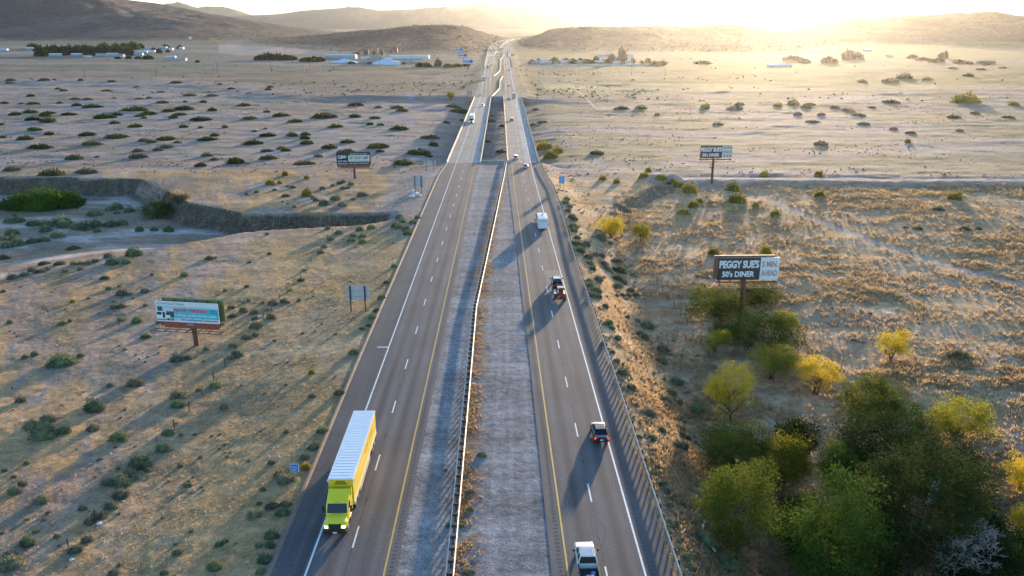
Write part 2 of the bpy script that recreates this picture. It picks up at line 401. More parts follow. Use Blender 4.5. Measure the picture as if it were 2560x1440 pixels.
    C = mixc(C, [.20, .19, .12], pf*sstep((fbm(X*.2+500, Y*.6, 50, 5)-.52)*7)*.7)
    C = mixc(C, [.42, .27, .14], sstep((Y-880)/30)*sstep((1150-Y+X*.4)/30)*sstep((-X-90)/60)*sstep((fbm(X*.2,Y,80,2)-.4)*4)*.75)
    C = mixc(C, [.27, .25, .11], pf*(~left)*sstep((fbm(X*.15+70, Y*.7, 40, 5)-.36)*6)*.9)
    C = mixc(C, [.34, .29, .16], win*(~left)*sstep((fbm(X*.2+10, Y, 16, 5)-.44)*6)*.75)
    C = mixc(C, [.38, .31, .21], win*left*sstep((fbm(X*.25+10, Y, 12, 5)-.50)*7)*.6)
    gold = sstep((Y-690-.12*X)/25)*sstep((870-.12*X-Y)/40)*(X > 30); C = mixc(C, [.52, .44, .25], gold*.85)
    hl, mask = hills(X, Y); hm = sstep((hl-1)/7.)
    hc = mixc(np.broadcast_to(np.array([.088, .073, .070]), X.shape + (3,)).copy(), [.17, .145, .125], sstep((fbm(X, Y*.5, 330, 6, .6)-.48)*6)*.7)
    C = C*(1-hm[..., None]) + hc*hm[..., None]
    # quarry cut in the low hill at the left
    if QUARRY: 
        C = mixc(C, [.56, .41, .35], inpoly(X, Y, QUARRY)*(.75+.25*(fbm(X, Y*.2, 40, 3) > .5))*.95)
        C = mixc(C, [.29, .33, .30], inpoly(X, Y, QUARRY)*sstep((fbm(X, Y*.1, 130, 2)-.55)*12)*.8)
    fine = np.clip(nr*1.0 + nl*.7 + (1-win)*.2, 0, 1)*(ins < 0)
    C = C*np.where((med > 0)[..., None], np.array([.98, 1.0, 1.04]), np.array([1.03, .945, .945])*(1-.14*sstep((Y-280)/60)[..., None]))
    return np.concatenate([C, fine[..., None]], -1)
def ground_mat(name, far=False):
    m, t, b = nodes(name); b.inputs['Roughness'].default_value = .95; b.inputs['Specular IOR Level'].default_value = .1
    L = t.links.new; N = t.nodes.new
    at = N('ShaderNodeAttribute'); at.attribute_name = 'Col'
    geo = N('ShaderNodeNewGeometry')
    def noise(scale, det=5, rough=.6, vec=None):
        n = N('ShaderNodeTexNoise'); n.inputs['Scale'].default_value = scale; n.inputs['Detail'].default_value = det; n.inputs['Roughness'].default_value = rough
        L(vec or geo.outputs['Position'], n.inputs['Vector']); return n
    def rng_(o, a, b_, c, d):
        r = N('ShaderNodeMapRange'); r.inputs[1].default_value = a; r.inputs[2].default_value = b_; r.inputs[3].default_value = c; r.inputs[4].default_value = d
        L(o, r.inputs[0]); return r.outputs[0]
    def mul(a, b_):
        x = N('ShaderNodeMix'); x.data_type = 'RGBA'; x.blend_type = 'MULTIPLY'; x.inputs[0].default_value = 1; L(a, x.inputs[6]); L(b_, x.inputs[7]); return x.outputs[2]
    s = (.012 if far else 1.0)
    nA = noise(.9*s*(3 if far else 1), 6, .65); nB = noise(5.0*s, 5, .7); nC = noise(.16*s*(4 if far else 1), 4)
    c = mul(at.outputs['Color'], rng_(nA.outputs[0], .3, .7, .64, 1.34)); c = mul(c, rng_(nB.outputs[0], .3, .7, .6, 1.4)); c = mul(c, rng_(nC.outputs[0], .3, .7, .85, 1.15))
    if not far:
        for sc_, lo_, hi_, strx in ((.055, .72, 1.25, .22), (.22, .70, 1.28, .30)):
            mp = N('ShaderNodeMapping'); mp.inputs['Scale'].default_value = (strx, 1, 1); L(geo.outputs['Position'], mp.inputs['Vector'])
            nn = noise(sc_, 8, .68, mp.outputs[0]); c = mul(c, rng_(nn.outputs[0], .34, .66, lo_+.08, hi_-.08))
    # straw speckle between bare soil where the fine grass grows
    if not far:
        sp = noise(2.6, 6, .75); k = N('ShaderNodeMath'); k.operation = 'MULTIPLY'; L(rng_(sp.outputs[0], .50, .60, 0, .55), k.inputs[0]); L(at.outputs['Alpha'], k.inputs[1])
        x = N('ShaderNodeMix'); x.data_type = 'RGBA'; L(k.outputs[0], x.inputs[0]); L(c, x.inputs[6]); x.inputs[7].default_value = (.50, .34, .15, 1); c = x.outputs[2]
    L(c, b.inputs['Base Color'])
    bp = N('ShaderNodeBump'); bp.inputs['Strength'].default_value = .9; bp.inputs['Distance'].default_value = .30 if not far else 22.0
    ad = N('ShaderNodeMath'); ad.operation = 'ADD'; L(nA.outputs[0], ad.inputs[0]); L(rng_(nB.outputs[0], 0, 1, 0, .45), ad.inputs[1]); L(ad.outputs[0], bp.inputs['Height'])
    L(bp.outputs[0], b.inputs['Normal'])
    return m
QUARRY = [pix(a_, b_)[:2] for a_, b_ in ((545,112),(590,111),(640,117),(700,118),(770,124),(900,130),(900,135),(770,134),(700,138),(600,138),(548,132))]
GROUND = ground_mat('ground_soil'); HILLM = ground_mat('hill_rock', True)
build_ground()

# ------------------------------------------------------------------ roads
def strip(name, a, b, Ys, dz, mat, kind='structure', keep=None, z=None, K=6, tracks=None):
    xa = along(a, Ys) if isinstance(a, np.ndarray) else a(Ys); xb = along(b, Ys) if isinstance(b, np.ndarray) else b(Ys)
    Z = rise(Ys) + dz; n = len(Ys)
    V = np.concatenate([np.stack([xa + (xb-xa)*k/K, Ys, Z], -1) for k in range(K+1)]); F = []
    for k in range(K):
        for i in range(n-1):
            if keep is not None and not keep(.5*(Ys[i]+Ys[i+1])): continue
            F.append((k*n+i, (k+1)*n+i, (k+1)*n+i+1, k*n+i+1))
    me = np_mesh(name, V, F, [mat])
    if tracks is not None:
        x, y = V[:, 0], V[:, 1]; wgt = sum(np.exp(-((x - (along(tracks, y) + d))/.38)**2) for d in (1.0, 2.75, 4.65, 6.4)); oil = sum(np.exp(-((x - (along(tracks, y) + d))/.5)**2) for d in (1.87, 5.5))
        v = 1 - .0*wgt + .22*wgt*(fbm(x*2, y*.1, 3, 3)) - .34*oil*(.5+fbm(x*2+9, y*.08, 2, 3))
        ca = me.color_attributes.new('Col', 'FLOAT_COLOR', 'POINT'); ca.data.foreach_set('color', np.stack([v, v, v, np.ones_like(v)], -1).astype(np.float32).ravel())
    return tag(link(name, me), kind=kind)
def asphalt(name, c1, c2, tracks=False):
    m, t, b = nodes(name); L = t.links.new; N = t.nodes.new
    b.inputs['Roughness'].default_value = .82; b.inputs['Specular IOR Level'].default_value = .35
    geo = N('ShaderNodeNewGeometry'); mp = N('ShaderNodeMapping'); mp.inputs['Scale'].default_value = (1.0, .03, 1); L(geo.outputs['Position'], mp.inputs['Vector'])
    a = N('ShaderNodeTexNoise'); a.inputs['Scale'].default_value = .9; a.inputs['Detail'].default_value = 4; L(mp.outputs[0], a.inputs['Vector'])
    f = N('ShaderNodeTexNoise'); f.inputs['Scale'].default_value = 3.5; f.inputs['Detail'].default_value = 6; f.inputs['Roughness'].default_value = .8; L(geo.outputs['Position'], f.inputs['Vector'])
    g = N('ShaderNodeTexNoise'); g.inputs['Scale'].default_value = .12; g.inputs['Detail'].default_value = 3; L(geo.outputs['Position'], g.inputs['Vector'])
    x = N('ShaderNodeMix'); x.data_type = 'RGBA'; x.inputs[6].default_value = (*c1, 1); x.inputs[7].default_value = (*c2, 1)
    r = N('ShaderNodeMapRange'); r.inputs[1].default_value = .35; r.inputs[2].default_value = .65; L(a.outputs[0], r.inputs[0]); L(r.outputs[0], x.inputs[0])
    r2 = N('ShaderNodeMapRange'); r2.inputs[1].default_value = .3; r2.inputs[2].default_value = .7; r2.inputs[3].default_value = .66; r2.inputs[4].default_value = 1.34; L(f.outputs[0], r2.inputs[0])
    r3 = N('ShaderNodeMapRange'); r3.inputs[1].default_value = .3; r3.inputs[2].default_value = .7; r3.inputs[3].default_value = .86; r3.inputs[4].default_value = 1.14; L(g.outputs[0], r3.inputs[0])
    y = N('ShaderNodeMix'); y.data_type = 'RGBA'; y.blend_type = 'MULTIPLY'; y.inputs[0].default_value = 1; L(x.outputs[2], y.inputs[6]); L(r2.outputs[0], y.inputs[7])
    z_ = N('ShaderNodeMix'); z_.data_type = 'RGBA'; z_.blend_type = 'MULTIPLY'; z_.inputs[0].default_value = 1; L(y.outputs[2], z_.inputs[6]); L(r3.outputs[0], z_.inputs[7])
    co = z_.outputs[2]
    if tracks:
        at = N('ShaderNodeAttribute'); at.attribute_name = 'Col'; q = N('ShaderNodeMix'); q.data_type = 'RGBA'; q.blend_type = 'MULTIPLY'; q.inputs[0].default_value = 1; L(co, q.inputs[6]); L(at.outputs['Color'], q.inputs[7]); co = q.outputs[2]
    L(co, b.inputs['Base Color'])
    bp = N('ShaderNodeBump'); bp.inputs['Strength'].default_value = .5; bp.inputs['Distance'].default_value = .02; L(f.outputs[0], bp.inputs['Height']); L(bp.outputs[0], b.inputs['Normal'])
    return m
A_ROAD = asphalt('asphalt', (.102, .096, .099), (.138, .128, .130), True)
A_DARK = asphalt('asphalt_dark', (.068, .066, .070), (.090, .086, .088))
A_SHLD = asphalt('shoulder_asphalt', (.082, .080, .086), (.115, .110, .112))
A_CONC = asphalt('bridge_concrete', (.24, .215, .19), (.30, .27, .245))
A_GROOV = asphalt('grooved_concrete', (.27, .27, .28), (.38, .38, .39))
KERBM = asphalt('kerb_asphalt', (.22, .155, .115), (.26, .19, .14))
WHITE_P = simple('road_paint_white', (.78, .78, .76), .6, noise=.15, scale=2)
YEL_P = simple('road_paint_yellow', (.62, .38, .07), .6, noise=.15, scale=2)
YS = np.concatenate([np.arange(-100, 300, 4.), np.arange(300, 660, 4.), np.arange(660, 1500, 12.), np.arange(1500, 5200, 25.)])
YS = YS[YS < 4300]
notb = lambda y: not (BR_Y0 < y < BR_Y1)
YS = np.unique(np.append(YS, [BR_Y0, BR_Y1]))
strip('road', L_OUT, L_IN, YS, 0.0, A_ROAD, keep=notb, K=48, tracks=L_FOG)
strip('road', R_IN, R_OUT, YS, 0.0, A_ROAD, keep=notb, K=48, tracks=R_YEL)
off = lambda ln, d: (lambda Y: along(ln, Y) + d)
YN = YS[(YS <= BR_Y0)]
strip('shoulder', off(L_OUT, 0), off(L_FOG, -.55), YN, .006, A_SHLD)
strip('shoulder', off(R_FOG, .75), off(R_OUT, -.02), YN, .006, A_SHLD)
strip('road_seam', off(L_FOG, -.62), off(L_FOG, -.30), YN, .010, A_DARK)
def line(name, ln, d, w, m, y0, y1, dz=.014, keep=None):
    Ys = np.unique(np.append(YS[(YS > y0) & (YS < y1)], [y0, y1])); return strip(name, off(ln, d-w/2), off(ln, d+w/2), Ys, dz, m, keep=keep)
for ln, m in ((L_FOG, WHITE_P), (L_YEL, YEL_P), (R_YEL, YEL_P), (R_FOG, WHITE_P)):
    line('lane_line', ln, 0, .20, m, 40, 700); line('lane_line', ln, 0, .42, m, 700, 2400, .05)
# dashed lane lines, one mesh per carriageway
for a, b, ys0 in ((L_FOG, L_YEL, P0(905, 1370)[1]), (R_YEL, R_FOG, P0(1485, 1255)[1])):
    V, F, MI = [], [], []
    y = ys0 - 14.63*2
    while y < 1300:
        wd = .09 if y < 700 else .2
        for k, (q0, q1, ww, dz, mi) in enumerate(((y, y+3.66, wd, .014, 0), (y+3.66, y+14.63, .018, .010, 1), (y+8.2, y+9.0, .10, .016, 1))):
            if mi == 1 and y > 160: continue
            pa = [(along(a, q)+along(b, q))/2 for q in (q0, q1)]; n = len(V); zz = [float(rise(q))+dz+(.03 if y > 700 else 0) for q in (q0, q1)]
            V += [(pa[0]-ww, q0, zz[0]), (pa[0]+ww, q0, zz[0]), (pa[1]+ww, q1, zz[1]), (pa[1]-ww, q1, zz[1])]; F.append((n, n+1, n+2, n+3)); MI.append(mi)
        y += 14.63
    tag(link('lane_line', np_mesh('lane_line', V, F, [WHITE_P, simple('tar', (.03, .03, .032), .7)], MI)), kind='structure')
# rumble strips ground into the shoulders
for ln, d, y1 in ((L_YEL, .62, 175), (R_YEL, -.62, 175), (R_FOG, .62, 150), (L_FOG, -.9, 150)):
    V, F = [], []; y = 50.
    while y < y1:
        x = float(along(ln, y)) + d; n = len(V); V += [(x-.2, y, .012), (x+.2, y, .012), (x+.2, y+.2, .012), (x-.2, y+.2, .012)]; F.append((n, n+1, n+2, n+3)); y += .62
    tag(link('rumble_strip', np_mesh('rumble_strip', V, F, [A_DARK])), kind='structure')
# rolled kerb along the left edge and stop bar
me = MB(); n = len(YN); xs = along(L_OUT, YN)
me.loft([[(x-.05, y, -.2), (x-.05, y, .09), (x+.12, y, .15), (x+.34, y, .12), (x+.55, y, -.01), (x+.55, y, -.2)] for x, y in zip(xs, YN)], KERBM)
tag(me.build('kerb'), kind='structure')
bx_, by_ = P0(943, 868); me = MB(); me.box(bx_, float(along(L_FOG, by_)), by_-.15, by_+.15, .012, .018, WHITE_P); tag(me.build('lane_line'), kind='structure')
# sealed joints across the left shoulder and cracks
TARM = simple('joint_tar', (.035, .035, .038), .8); V, F = [], []
for y in np.arange(64, 300, 9.2):
    x0, x1 = float(along(L_OUT, y))+.6, float(along(L_FOG, y))-.7; n = len(V); yy = y + rng.uniform(-1, 1); t_ = rng.uniform(-.4, .4)
    V += [(x0, yy, .011), (x1, yy+t_, .011), (x1, yy+t_+.06, .011), (x0, yy+.06, .011)]; F.append((n, n+1, n+2, n+3))
for ln_, lo_, hi_ in ((R_YEL, .3, 9.3), (L_FOG, .3, 7.2)):
    for k in range(16):
        y = 62*4.2**rng.random(); x = float(along(ln_, y)) + rng.uniform(lo_, hi_)
        for j in range(6):
            n = len(V); dx, dy = rng.normal()*.35, rng.uniform(.5, 1.4); V += [(x-.02, y, .012), (x+.02, y, .012), (x+dx+.02, y+dy, .012), (x+dx-.02, y+dy, .012)]; F.append((n, n+1, n+2, n+3)); x += dx; y += dy
tag(link('pavement_crack', np_mesh('pavement_crack', V, F, [TARM])), kind='structure')
# old pavement patch on the right carriageway, sign of a repaired slab
for (x0, y0), (x1, y1), m in ((P0(1362, 690), P0(1402, 677), 0), ):
    yy0, yy1 = P0(1370, 760)[1], P0(1370, 676)[1]
    strip('road_patch', lambda Y: along(R_FOG, Y) - 3.55, lambda Y: along(R_FOG, Y) - .2, np.array([yy0, yy1]), .008, asphalt('patch', (.19, .165, .145), (.22, .19, .165)))

# ------------------------------------------------------------------ haze
def haze():
    m = bpy.data.materials.new('haze_air'); m.use_nodes = True; t = m.node_tree
    for n in list(t.nodes):
        if n.type == 'BSDF_PRINCIPLED': t.nodes.remove(n)
    pv = t.nodes.new('ShaderNodeVolumePrincipled'); pv.inputs['Color'].default_value = (.97, .96, .95, 1)
    pv.inputs['Density'].default_value = HAZE_D; pv.inputs['Anisotropy'].default_value = HAZE_G
    t.links.new(pv.outputs[0], t.nodes['Material Output'].inputs['Volume'])
    mb = MB(); X = 130000
    mb.box(-X, X, -2000, 22000, -14, 900, m); o = mb.build('haze'); tag(o, kind='stuff')
HAZE_D, HAZE_G = .000017, .80
haze()
# ------------------------------------------------------------------ bridges over the wash
CONC = simple('concrete', (.42, .38, .32), .85, noise=.18, scale=.6, bump=.01)
STEEL = simple('galvanised_steel', (.42, .42, .42), .6, .3, noise=.15, scale=2)
WOODP = simple('dark_post', (.075, .06, .05), .8, noise=.3, scale=6)
def tangent(ln, y, d=6.0):
    x0, x1 = float(along(ln, y-d)), float(along(ln, y+d)); return math.atan2(-(x1-x0), 2*d)
def bridge(label, a, b, groove, par):
    t = thing('highway_bridge', label, 'bridge', (0, 0, 0), 0, 'pair of highway bridges over the wash')
    Ys = np.unique(np.concatenate([np.arange(BR_Y0, BR_Y1, 12.), [BR_Y1]]))
    xa, xb = along(a, Ys), along(b, Ys)
    m = MB(); m.loft([[(p, y, 0), (q, y, 0), (q, y, -.55), (q-1.2, y, -1.5), (p+1.2, y, -1.5), (p, y, -.55)] for p, q, y in zip(xa, xb, Ys)], A_CONC)
    m.build('deck', t)
    for (l0, l1) in groove:
        m = MB(); V = []
        m.loft([[(float(l0(np.array(y))), y, .008), (float(l1(np.array(y))), y, .008), (float(l1(np.array(y))), y, .004), (float(l0(np.array(y))), y, .004)] for y in Ys], A_GROOV)
        m.build('grooved_shoulder', t)
    for s, xs in ((1, xa), (-1, xb)):
        m = MB(); m.loft([[(x - s*.02, y, -.5), (x - s*.02, y, .82), (x + s*.18, y, .82), (x + s*.24, y, .3), (x + s*.42, y, .03), (x + s*.42, y, -.02)] for x, y in zip(xs, Ys)], CONC)
        m.build('parapet', t)
    for k in range(8):
        y = BR_Y0 + 35 + k*35.3; p, q = float(np.interp(y, Ys, xa)), float(np.interp(y, Ys, xb)); m = MB()
        m.box(p+.8, q-.8, y-.6, y+.6, -2.3, -1.5, CONC)
        for f in (.2, .5, .8): m.cyl((p+(q-p)*f, y, -9), (p+(q-p)*f, y, -2.2), .55, CONC, n=12)
        m.build('pier', t)
    for y in (BR_Y0, BR_Y1):
        p, q = float(along(a, y)), float(along(b, y)); m = MB(); yy = y - .9 if y == BR_Y0 else y + .9
        m.box(p-1.5, q+1.5, yy-.6, yy+.6, -9, -.02, CONC); m.build('abutment', t)
bridge('left long concrete bridge carrying oncoming traffic over the wash', L_OUT, L_IN, [(off(L_YEL, -1.9), off(L_IN, -.4))], 1)
bridge('right long concrete bridge carrying traffic away over the wash', R_IN, R_OUT, [(off(R_FOG, -2.1), off(R_FOG, -.25)), (off(R_FOG, .9), off(R_OUT, -.6))], 1)
def wall(label, x0, x1, y, z0, z1, graffiti=False):
    t = thing('retaining_wall', label, 'wall'); m = MB(); m.box(x0, x1, y-.25, y+.25, z0, z1, CONC); m.build('wall_face', t)
    m = MB(); m.box(x0, x1, y-.4, y+.4, z1, z1+.35, CONC); m.build('coping', t)
    if graffiti:
        cols = [simple('graffiti_paint', c, .6) for c in ((.35, .55, .60), (.06, .07, .10), (.62, .66, .68))]
        r = random.Random(5)
        for gx, gz, gw, c0 in ((x0+.8, -4.3, 1.0, 1), (x0+2.4, -3.8, 1.1, 1), (x0+4.6, -4.1, 1.5, 0), (x0+5.9, -4.2, 1.2, 2), (x0+7.0, -4.0, 1.5, 0)):
            m = MB()
            for k in range(7):
                ax, az = gx + r.uniform(-.5, .5)*gw, gz + r.uniform(-.7, .7); bx, bz = ax + r.uniform(-.5, .5), az + r.choice((-1, 1))*r.uniform(.2, .9)
                m.bar((ax, y-.262, az), (bx, y-.262, bz), .16, .02, cols[c0])
            m.build('graffiti', t)
wall('low concrete wall closing the near end of the gap between bridges', float(along(L_IN, 309))+.1, float(along(R_IN, 309))-.1, 311, -8, .25)
wall('grey retaining wall with graffiti at far end of bridge gap', float(along(L_IN, 626))+.1, float(along(R_IN, 626))-.1, 627.2, -8, .3, True)

# second, distant overpass and the barriers of the median
def poly_barrier(name, label, cat, pts, h, w_, mat, group=None, z=None):
    m = MB()
    rings = []
    for i, (x, y) in enumerate(pts):
        j0, j1 = max(0, i-1), min(len(pts)-1, i+1); dx, dy = pts[j1][0]-pts[j0][0], pts[j1][1]-pts[j0][1]; L = math.hypot(dx, dy); nx, ny = -dy/L, dx/L
        zz = float(rise(y)) - .1
        rings.append([(x+nx*w_*a, y+ny*w_*a, zz+h*b) for a, b in ((-1, 0), (-.45, .35), (-.35, 1), (.35, 1), (.45, .35), (1, 0))])
    m.loft(rings, mat); return tag(m.build(name), label, cat, group)
LITB = simple('pale_barrier', (.55, .50, .40), .8)
GB = 'median barriers beyond the bridges'
poly_barrier('median_barrier', 'bent pale median barrier just beyond the graffiti wall', 'barrier', [proad(*p) for p in ((1228.5,242),(1240,231),(1249,222),(1249.3,212),(1249.5,203),(1257.5,190.5))], .9, .35, LITB, GB)
poly_barrier('median_barrier', 'zigzag pale median barrier beside the middle crossover', 'barrier', [proad(*p) for p in ((1234,190),(1243,184),(1250,177),(1250,165),(1250,151),(1257,142),(1257.3,135))], .9, .4, LITB, GB)
poly_barrier('median_barrier', 'short pale median barrier before the distant curve on the left', 'barrier', [proad(*p) for p in ((1236,137),(1237,134),(1241,130),(1245,125))], .9, .5, LITB, GB)
poly_barrier('median_barrier', 'long curved pale barrier sweeping into the hill pass', 'barrier', [proad(*p) for p in ((1251,121),(1252,117),(1257,111),(1268,104),(1283,99),(1301,95.6))], 1.1, 1.1, LITB, GB)
poly_barrier('roadside_barrier', 'thin pale barrier on outer left edge before the pass', 'barrier', [(x-.6, y) for x, y in [proad(*p) for p in ((1212,165),(1216,148),(1219,134),(1223.5,117))]], .9, .35, LITB)
poly_barrier('roadside_barrier', 'thin pale barrier on outer right edge before the pass', 'barrier', [(x+.6, y) for x, y in [proad(*p) for p in ((1281,168),(1277,148),(1275,120))]], .9, .35, LITB)
for ya, nm in ((proad(1250, 140.5)[1], 'far'),):
    yb = proad(1250, 135)[1]
    for a, b, lb in ((L_OUT, L_IN, 'left'), (R_IN, R_OUT, 'right')):
        m = MB(); z = float(rise(ya)) + .02
        m.add([(float(along(a, ya)), ya, z+.05), (float(along(b, ya)), ya, z+.05), (float(along(b, yb)), yb, float(rise(yb))+.07), (float(along(a, yb)), yb, float(rise(yb))+.07)], [(0,1,2,3)], A_CONC)
        m.box(float(along(a, ya)), float(along(b, ya)), ya-.6, ya, z-1, z+.04, A_CONC)
        tag(m.build('overpass_deck'), lb + ' pale concrete deck of the distant second overpass', 'bridge')
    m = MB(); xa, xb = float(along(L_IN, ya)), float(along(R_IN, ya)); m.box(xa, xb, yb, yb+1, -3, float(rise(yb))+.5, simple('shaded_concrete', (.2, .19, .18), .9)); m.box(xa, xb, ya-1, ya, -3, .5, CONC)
    tag(m.build('overpass_wall'), 'grey wall in the median gap of the distant second overpass', 'wall')

# ------------------------------------------------------------------ guardrails
def beam(m, pts, side, z=.52, mat=None):
    rings = []
    for i, (x, y) in enumerate(pts):
        j0, j1 = max(0, i-1), min(len(pts)-1, i+1); dx, dy = pts[j1][0]-pts[j0][0], pts[j1][1]-pts[j0][1]; L = math.hypot(dx, dy); nx, ny = -dy/L*side, dx/L*side
        prof = [(0,0),(.085,.05),(.085,.11),(.02,.155),(.085,.20),(.085,.26),(0,.31),(-.03,.31),(.03,.155),(-.03,0)]
        rings.append([(x+nx*a, y+ny*a, z+b) for a, b in prof])
    m.loft(rings, mat)
def resample(pts, step):
    pts = np.array(pts, float); d = np.concatenate([[0], np.cumsum(np.hypot(*np.diff(pts, axis=0).T))]); s = np.arange(0, d[-1], step)
    return np.stack([np.interp(s, d, pts[:,0]), np.interp(s, d, pts[:,1])], -1)
def guardrail(label, pts, sides, gap, group=None):
    t = thing('guardrail', label, 'guardrail', (float(pts[0][0]), float(pts[0][1]), 0)); P = resample(pts, 1.905); O = P[0].copy(); t.location = (O[0], O[1], 0); P = P - O
    for s in sides:
        m = MB(); q = [(x - s*gap*0 + (-s)*0, y) for x, y in P]
        q = [(x + (s*gap if len(sides) > 1 else 0), y) for x, y in P]
        beam(m, q, -s if len(sides) > 1 else s, mat=STEEL); m.build('rail', t, smooth=False)
    pm = MB(); pm.box(-.09, .09, -.08, .08, -.6, .80, WOODP)
    g = gap if len(sides) > 1 else .12
    if len(sides) > 1: pm.box(-gap+.03, gap-.03, -.1, .1, .52, .84, WOODP)
    else: pm.box(-.22, -.09, -.08, .08, .52, .82, WOODP)
    pme = pm.mesh('post'); xo = 0 if len(sides) > 1 else .25
    for i, (x, y) in enumerate(P[:100]): link('post', pme, t, (x + xo, y, 0))
    m = MB()
    for x, y in P[100:]: m.box(x+xo-.09, x+xo+.09, y-.08, y+.08, -.6, .8, WOODP)
    if len(P) > 100: tag(m.build('post', t), kind='stuff')
GR = [(16.1,30),(15.75,62),(15.15,109.9),(14.0,176),(14.0,220),(13.3,259.5),(12.1,274.6),(11.1,290),(10.7,306)]
guardrail('single steel guardrail along the outer right shoulder', GR, (1,), 0)
GM = [(-5.75,30),(-5.8,62),(-6.45,110),(-6.85,137.7),(-4.9,206),(-3.05,274.6),(-2.35,309)]
guardrail('double sided steel guardrail running down the gravel median', GM, (-1, 1), .33)

# ------------------------------------------------------------------ signs and billboards
def text_mesh(s, w_, h_, mat, thick=.02, bold=0.0, space=1.0):
    cu = bpy.data.curves.new('t', 'FONT'); cu.body = s; cu.size = 1; cu.extrude = 0; cu.offset = bold; cu.align_x = 'CENTER'; cu.space_character = space; cu.resolution_u = 3
    o = bpy.data.objects.new('t', cu); COL.objects.link(o); bpy.context.view_layer.update()
    me = bpy.data.meshes.new_from_object(o); bpy.data.objects.remove(o)
    co = np.empty(len(me.vertices)*3, np.float32); me.vertices.foreach_get('co', co); co = co.reshape(-1, 3)
    mn, mx = co.min(0), co.max(0); sc = (w_/(mx[0]-mn[0]), h_/(mx[1]-mn[1]))
    out = np.stack([(co[:,0]-(mn[0]+mx[0])/2)*sc[0], np.full(len(co), -thick), (co[:,1]-(mn[1]+mx[1])/2)*sc[1]], -1).astype(np.float32)
    me.vertices.foreach_set('co', out.ravel()); me.materials.clear(); me.materials.append(mat); me.update(); return me
def put_text(par, s, x, z, w_, h_, mat, y=-.02, name='lettering', **k):
    o = link(name, text_mesh(s, w_, h_, mat, 0, **k), par, (x, y, z)); return o
def quad(par, name, x0, x1, z0, z1, y, mat, d=.02):
    m = MB(); m.box(x0, x1, y, y+d, z0, z1, mat); return m.build(name, par)
C_ = {}
def flat(k, c, **kw):
    if k not in C_: C_[k] = simple(k, c, kw.pop('rough', .55), noise=kw.pop('noise', .06), scale=1.0, **kw)
    return C_[k]
RUST = simple('rusty_steel', (.17, .075, .05), .75, .2, noise=.3, scale=2)
APR = simple('red_apron', (.30, .07, .045), .7, noise=.2, scale=2)
def billboard(label, px, py, W, Hh, zb, rz, face, apron=True, back=1.3, pole=.42, polex=0.0, edge=None, catw=None, group='billboards standing beside the highway', bside=0):
    x, y, z = pix(px, py); t = thing('billboard', label, 'billboard', (x, y, z), R(rz), group)
    m = MB(); m.cyl((0, .6, -1), (0, .6, zb+.6), pole, RUST, n=16); m.build('pole', t, smooth=True)
    m = MB(); X0, X1 = -W/2-polex, W/2-polex
    m.box(X0, X1, 0, .18, zb, zb+Hh, flat('board_white', (.72, .74, .76)) if edge is None else edge); pan = m.build('panel', t)
    m = MB()
    for k in range(6):
        xx = X0 + .6 + k*(W-1.2)/5; m.bar((xx, .28, zb-.9), (xx, .28, zb+Hh+.05), .16, .14, RUST); m.bar((xx, back-.15, zb-.9), (xx, back-.15, zb+Hh), .14, .14, RUST); m.bar((xx, .3, zb-.55), (xx, back, zb-.55), .12, .12, RUST)
    m.bar((X0, .4, zb-.5), (X1, .4, zb-.5), .25, .35, RUST); m.bar((X0, back-.2, zb-.5), (X1, back-.2, zb-.5), .25, .35, RUST); m.build('frame', t)
    m = MB(); m.box(X0+.4+bside, X1+.25+bside, back, back+.15, zb-.1, zb+Hh+.15, edge or flat('board_back', (.20, .22, .07))); m.build('rear_panel', t)
    if apron: m = MB(); m.box(X0+1.2, X1-.2, -.02, .1, zb-1.0, zb-.03, APR); m.build('apron', t)
    m = MB(); zc = zb-1.15
    for yy in (-1.5, -.45): m.bar((X0-.5, yy, zc), (X1+.9, yy, zc), .09, .09, RUST)
    for k in range(7): xx = X0 + k*(W+.4)/6; m.bar((xx, .3, zc-.05), (xx, -1.5, zc-.05), .12, .12, RUST)
    for yy in (-1.4, back+1.2): m.bar((X1+.8, yy, zc), (X1+.8, yy, zc+1.1), .07, .07, RUST)
    m.bar((X1+.8, -1.5, zc), (X1+.8, back+1.4, zc), .1, .1, RUST); m.bar((X1+.8, -1.5, zc+1.1), (X1+.8, back+1.4, zc+1.1), .07, .07, RUST)
    m.bar((X1, back+1.4, zc), (X1+.8, back+1.4, zc), .09, .09, RUST); m.build('catwalk', t)
    face(pan, X0, X1, zb, zb+Hh); return t
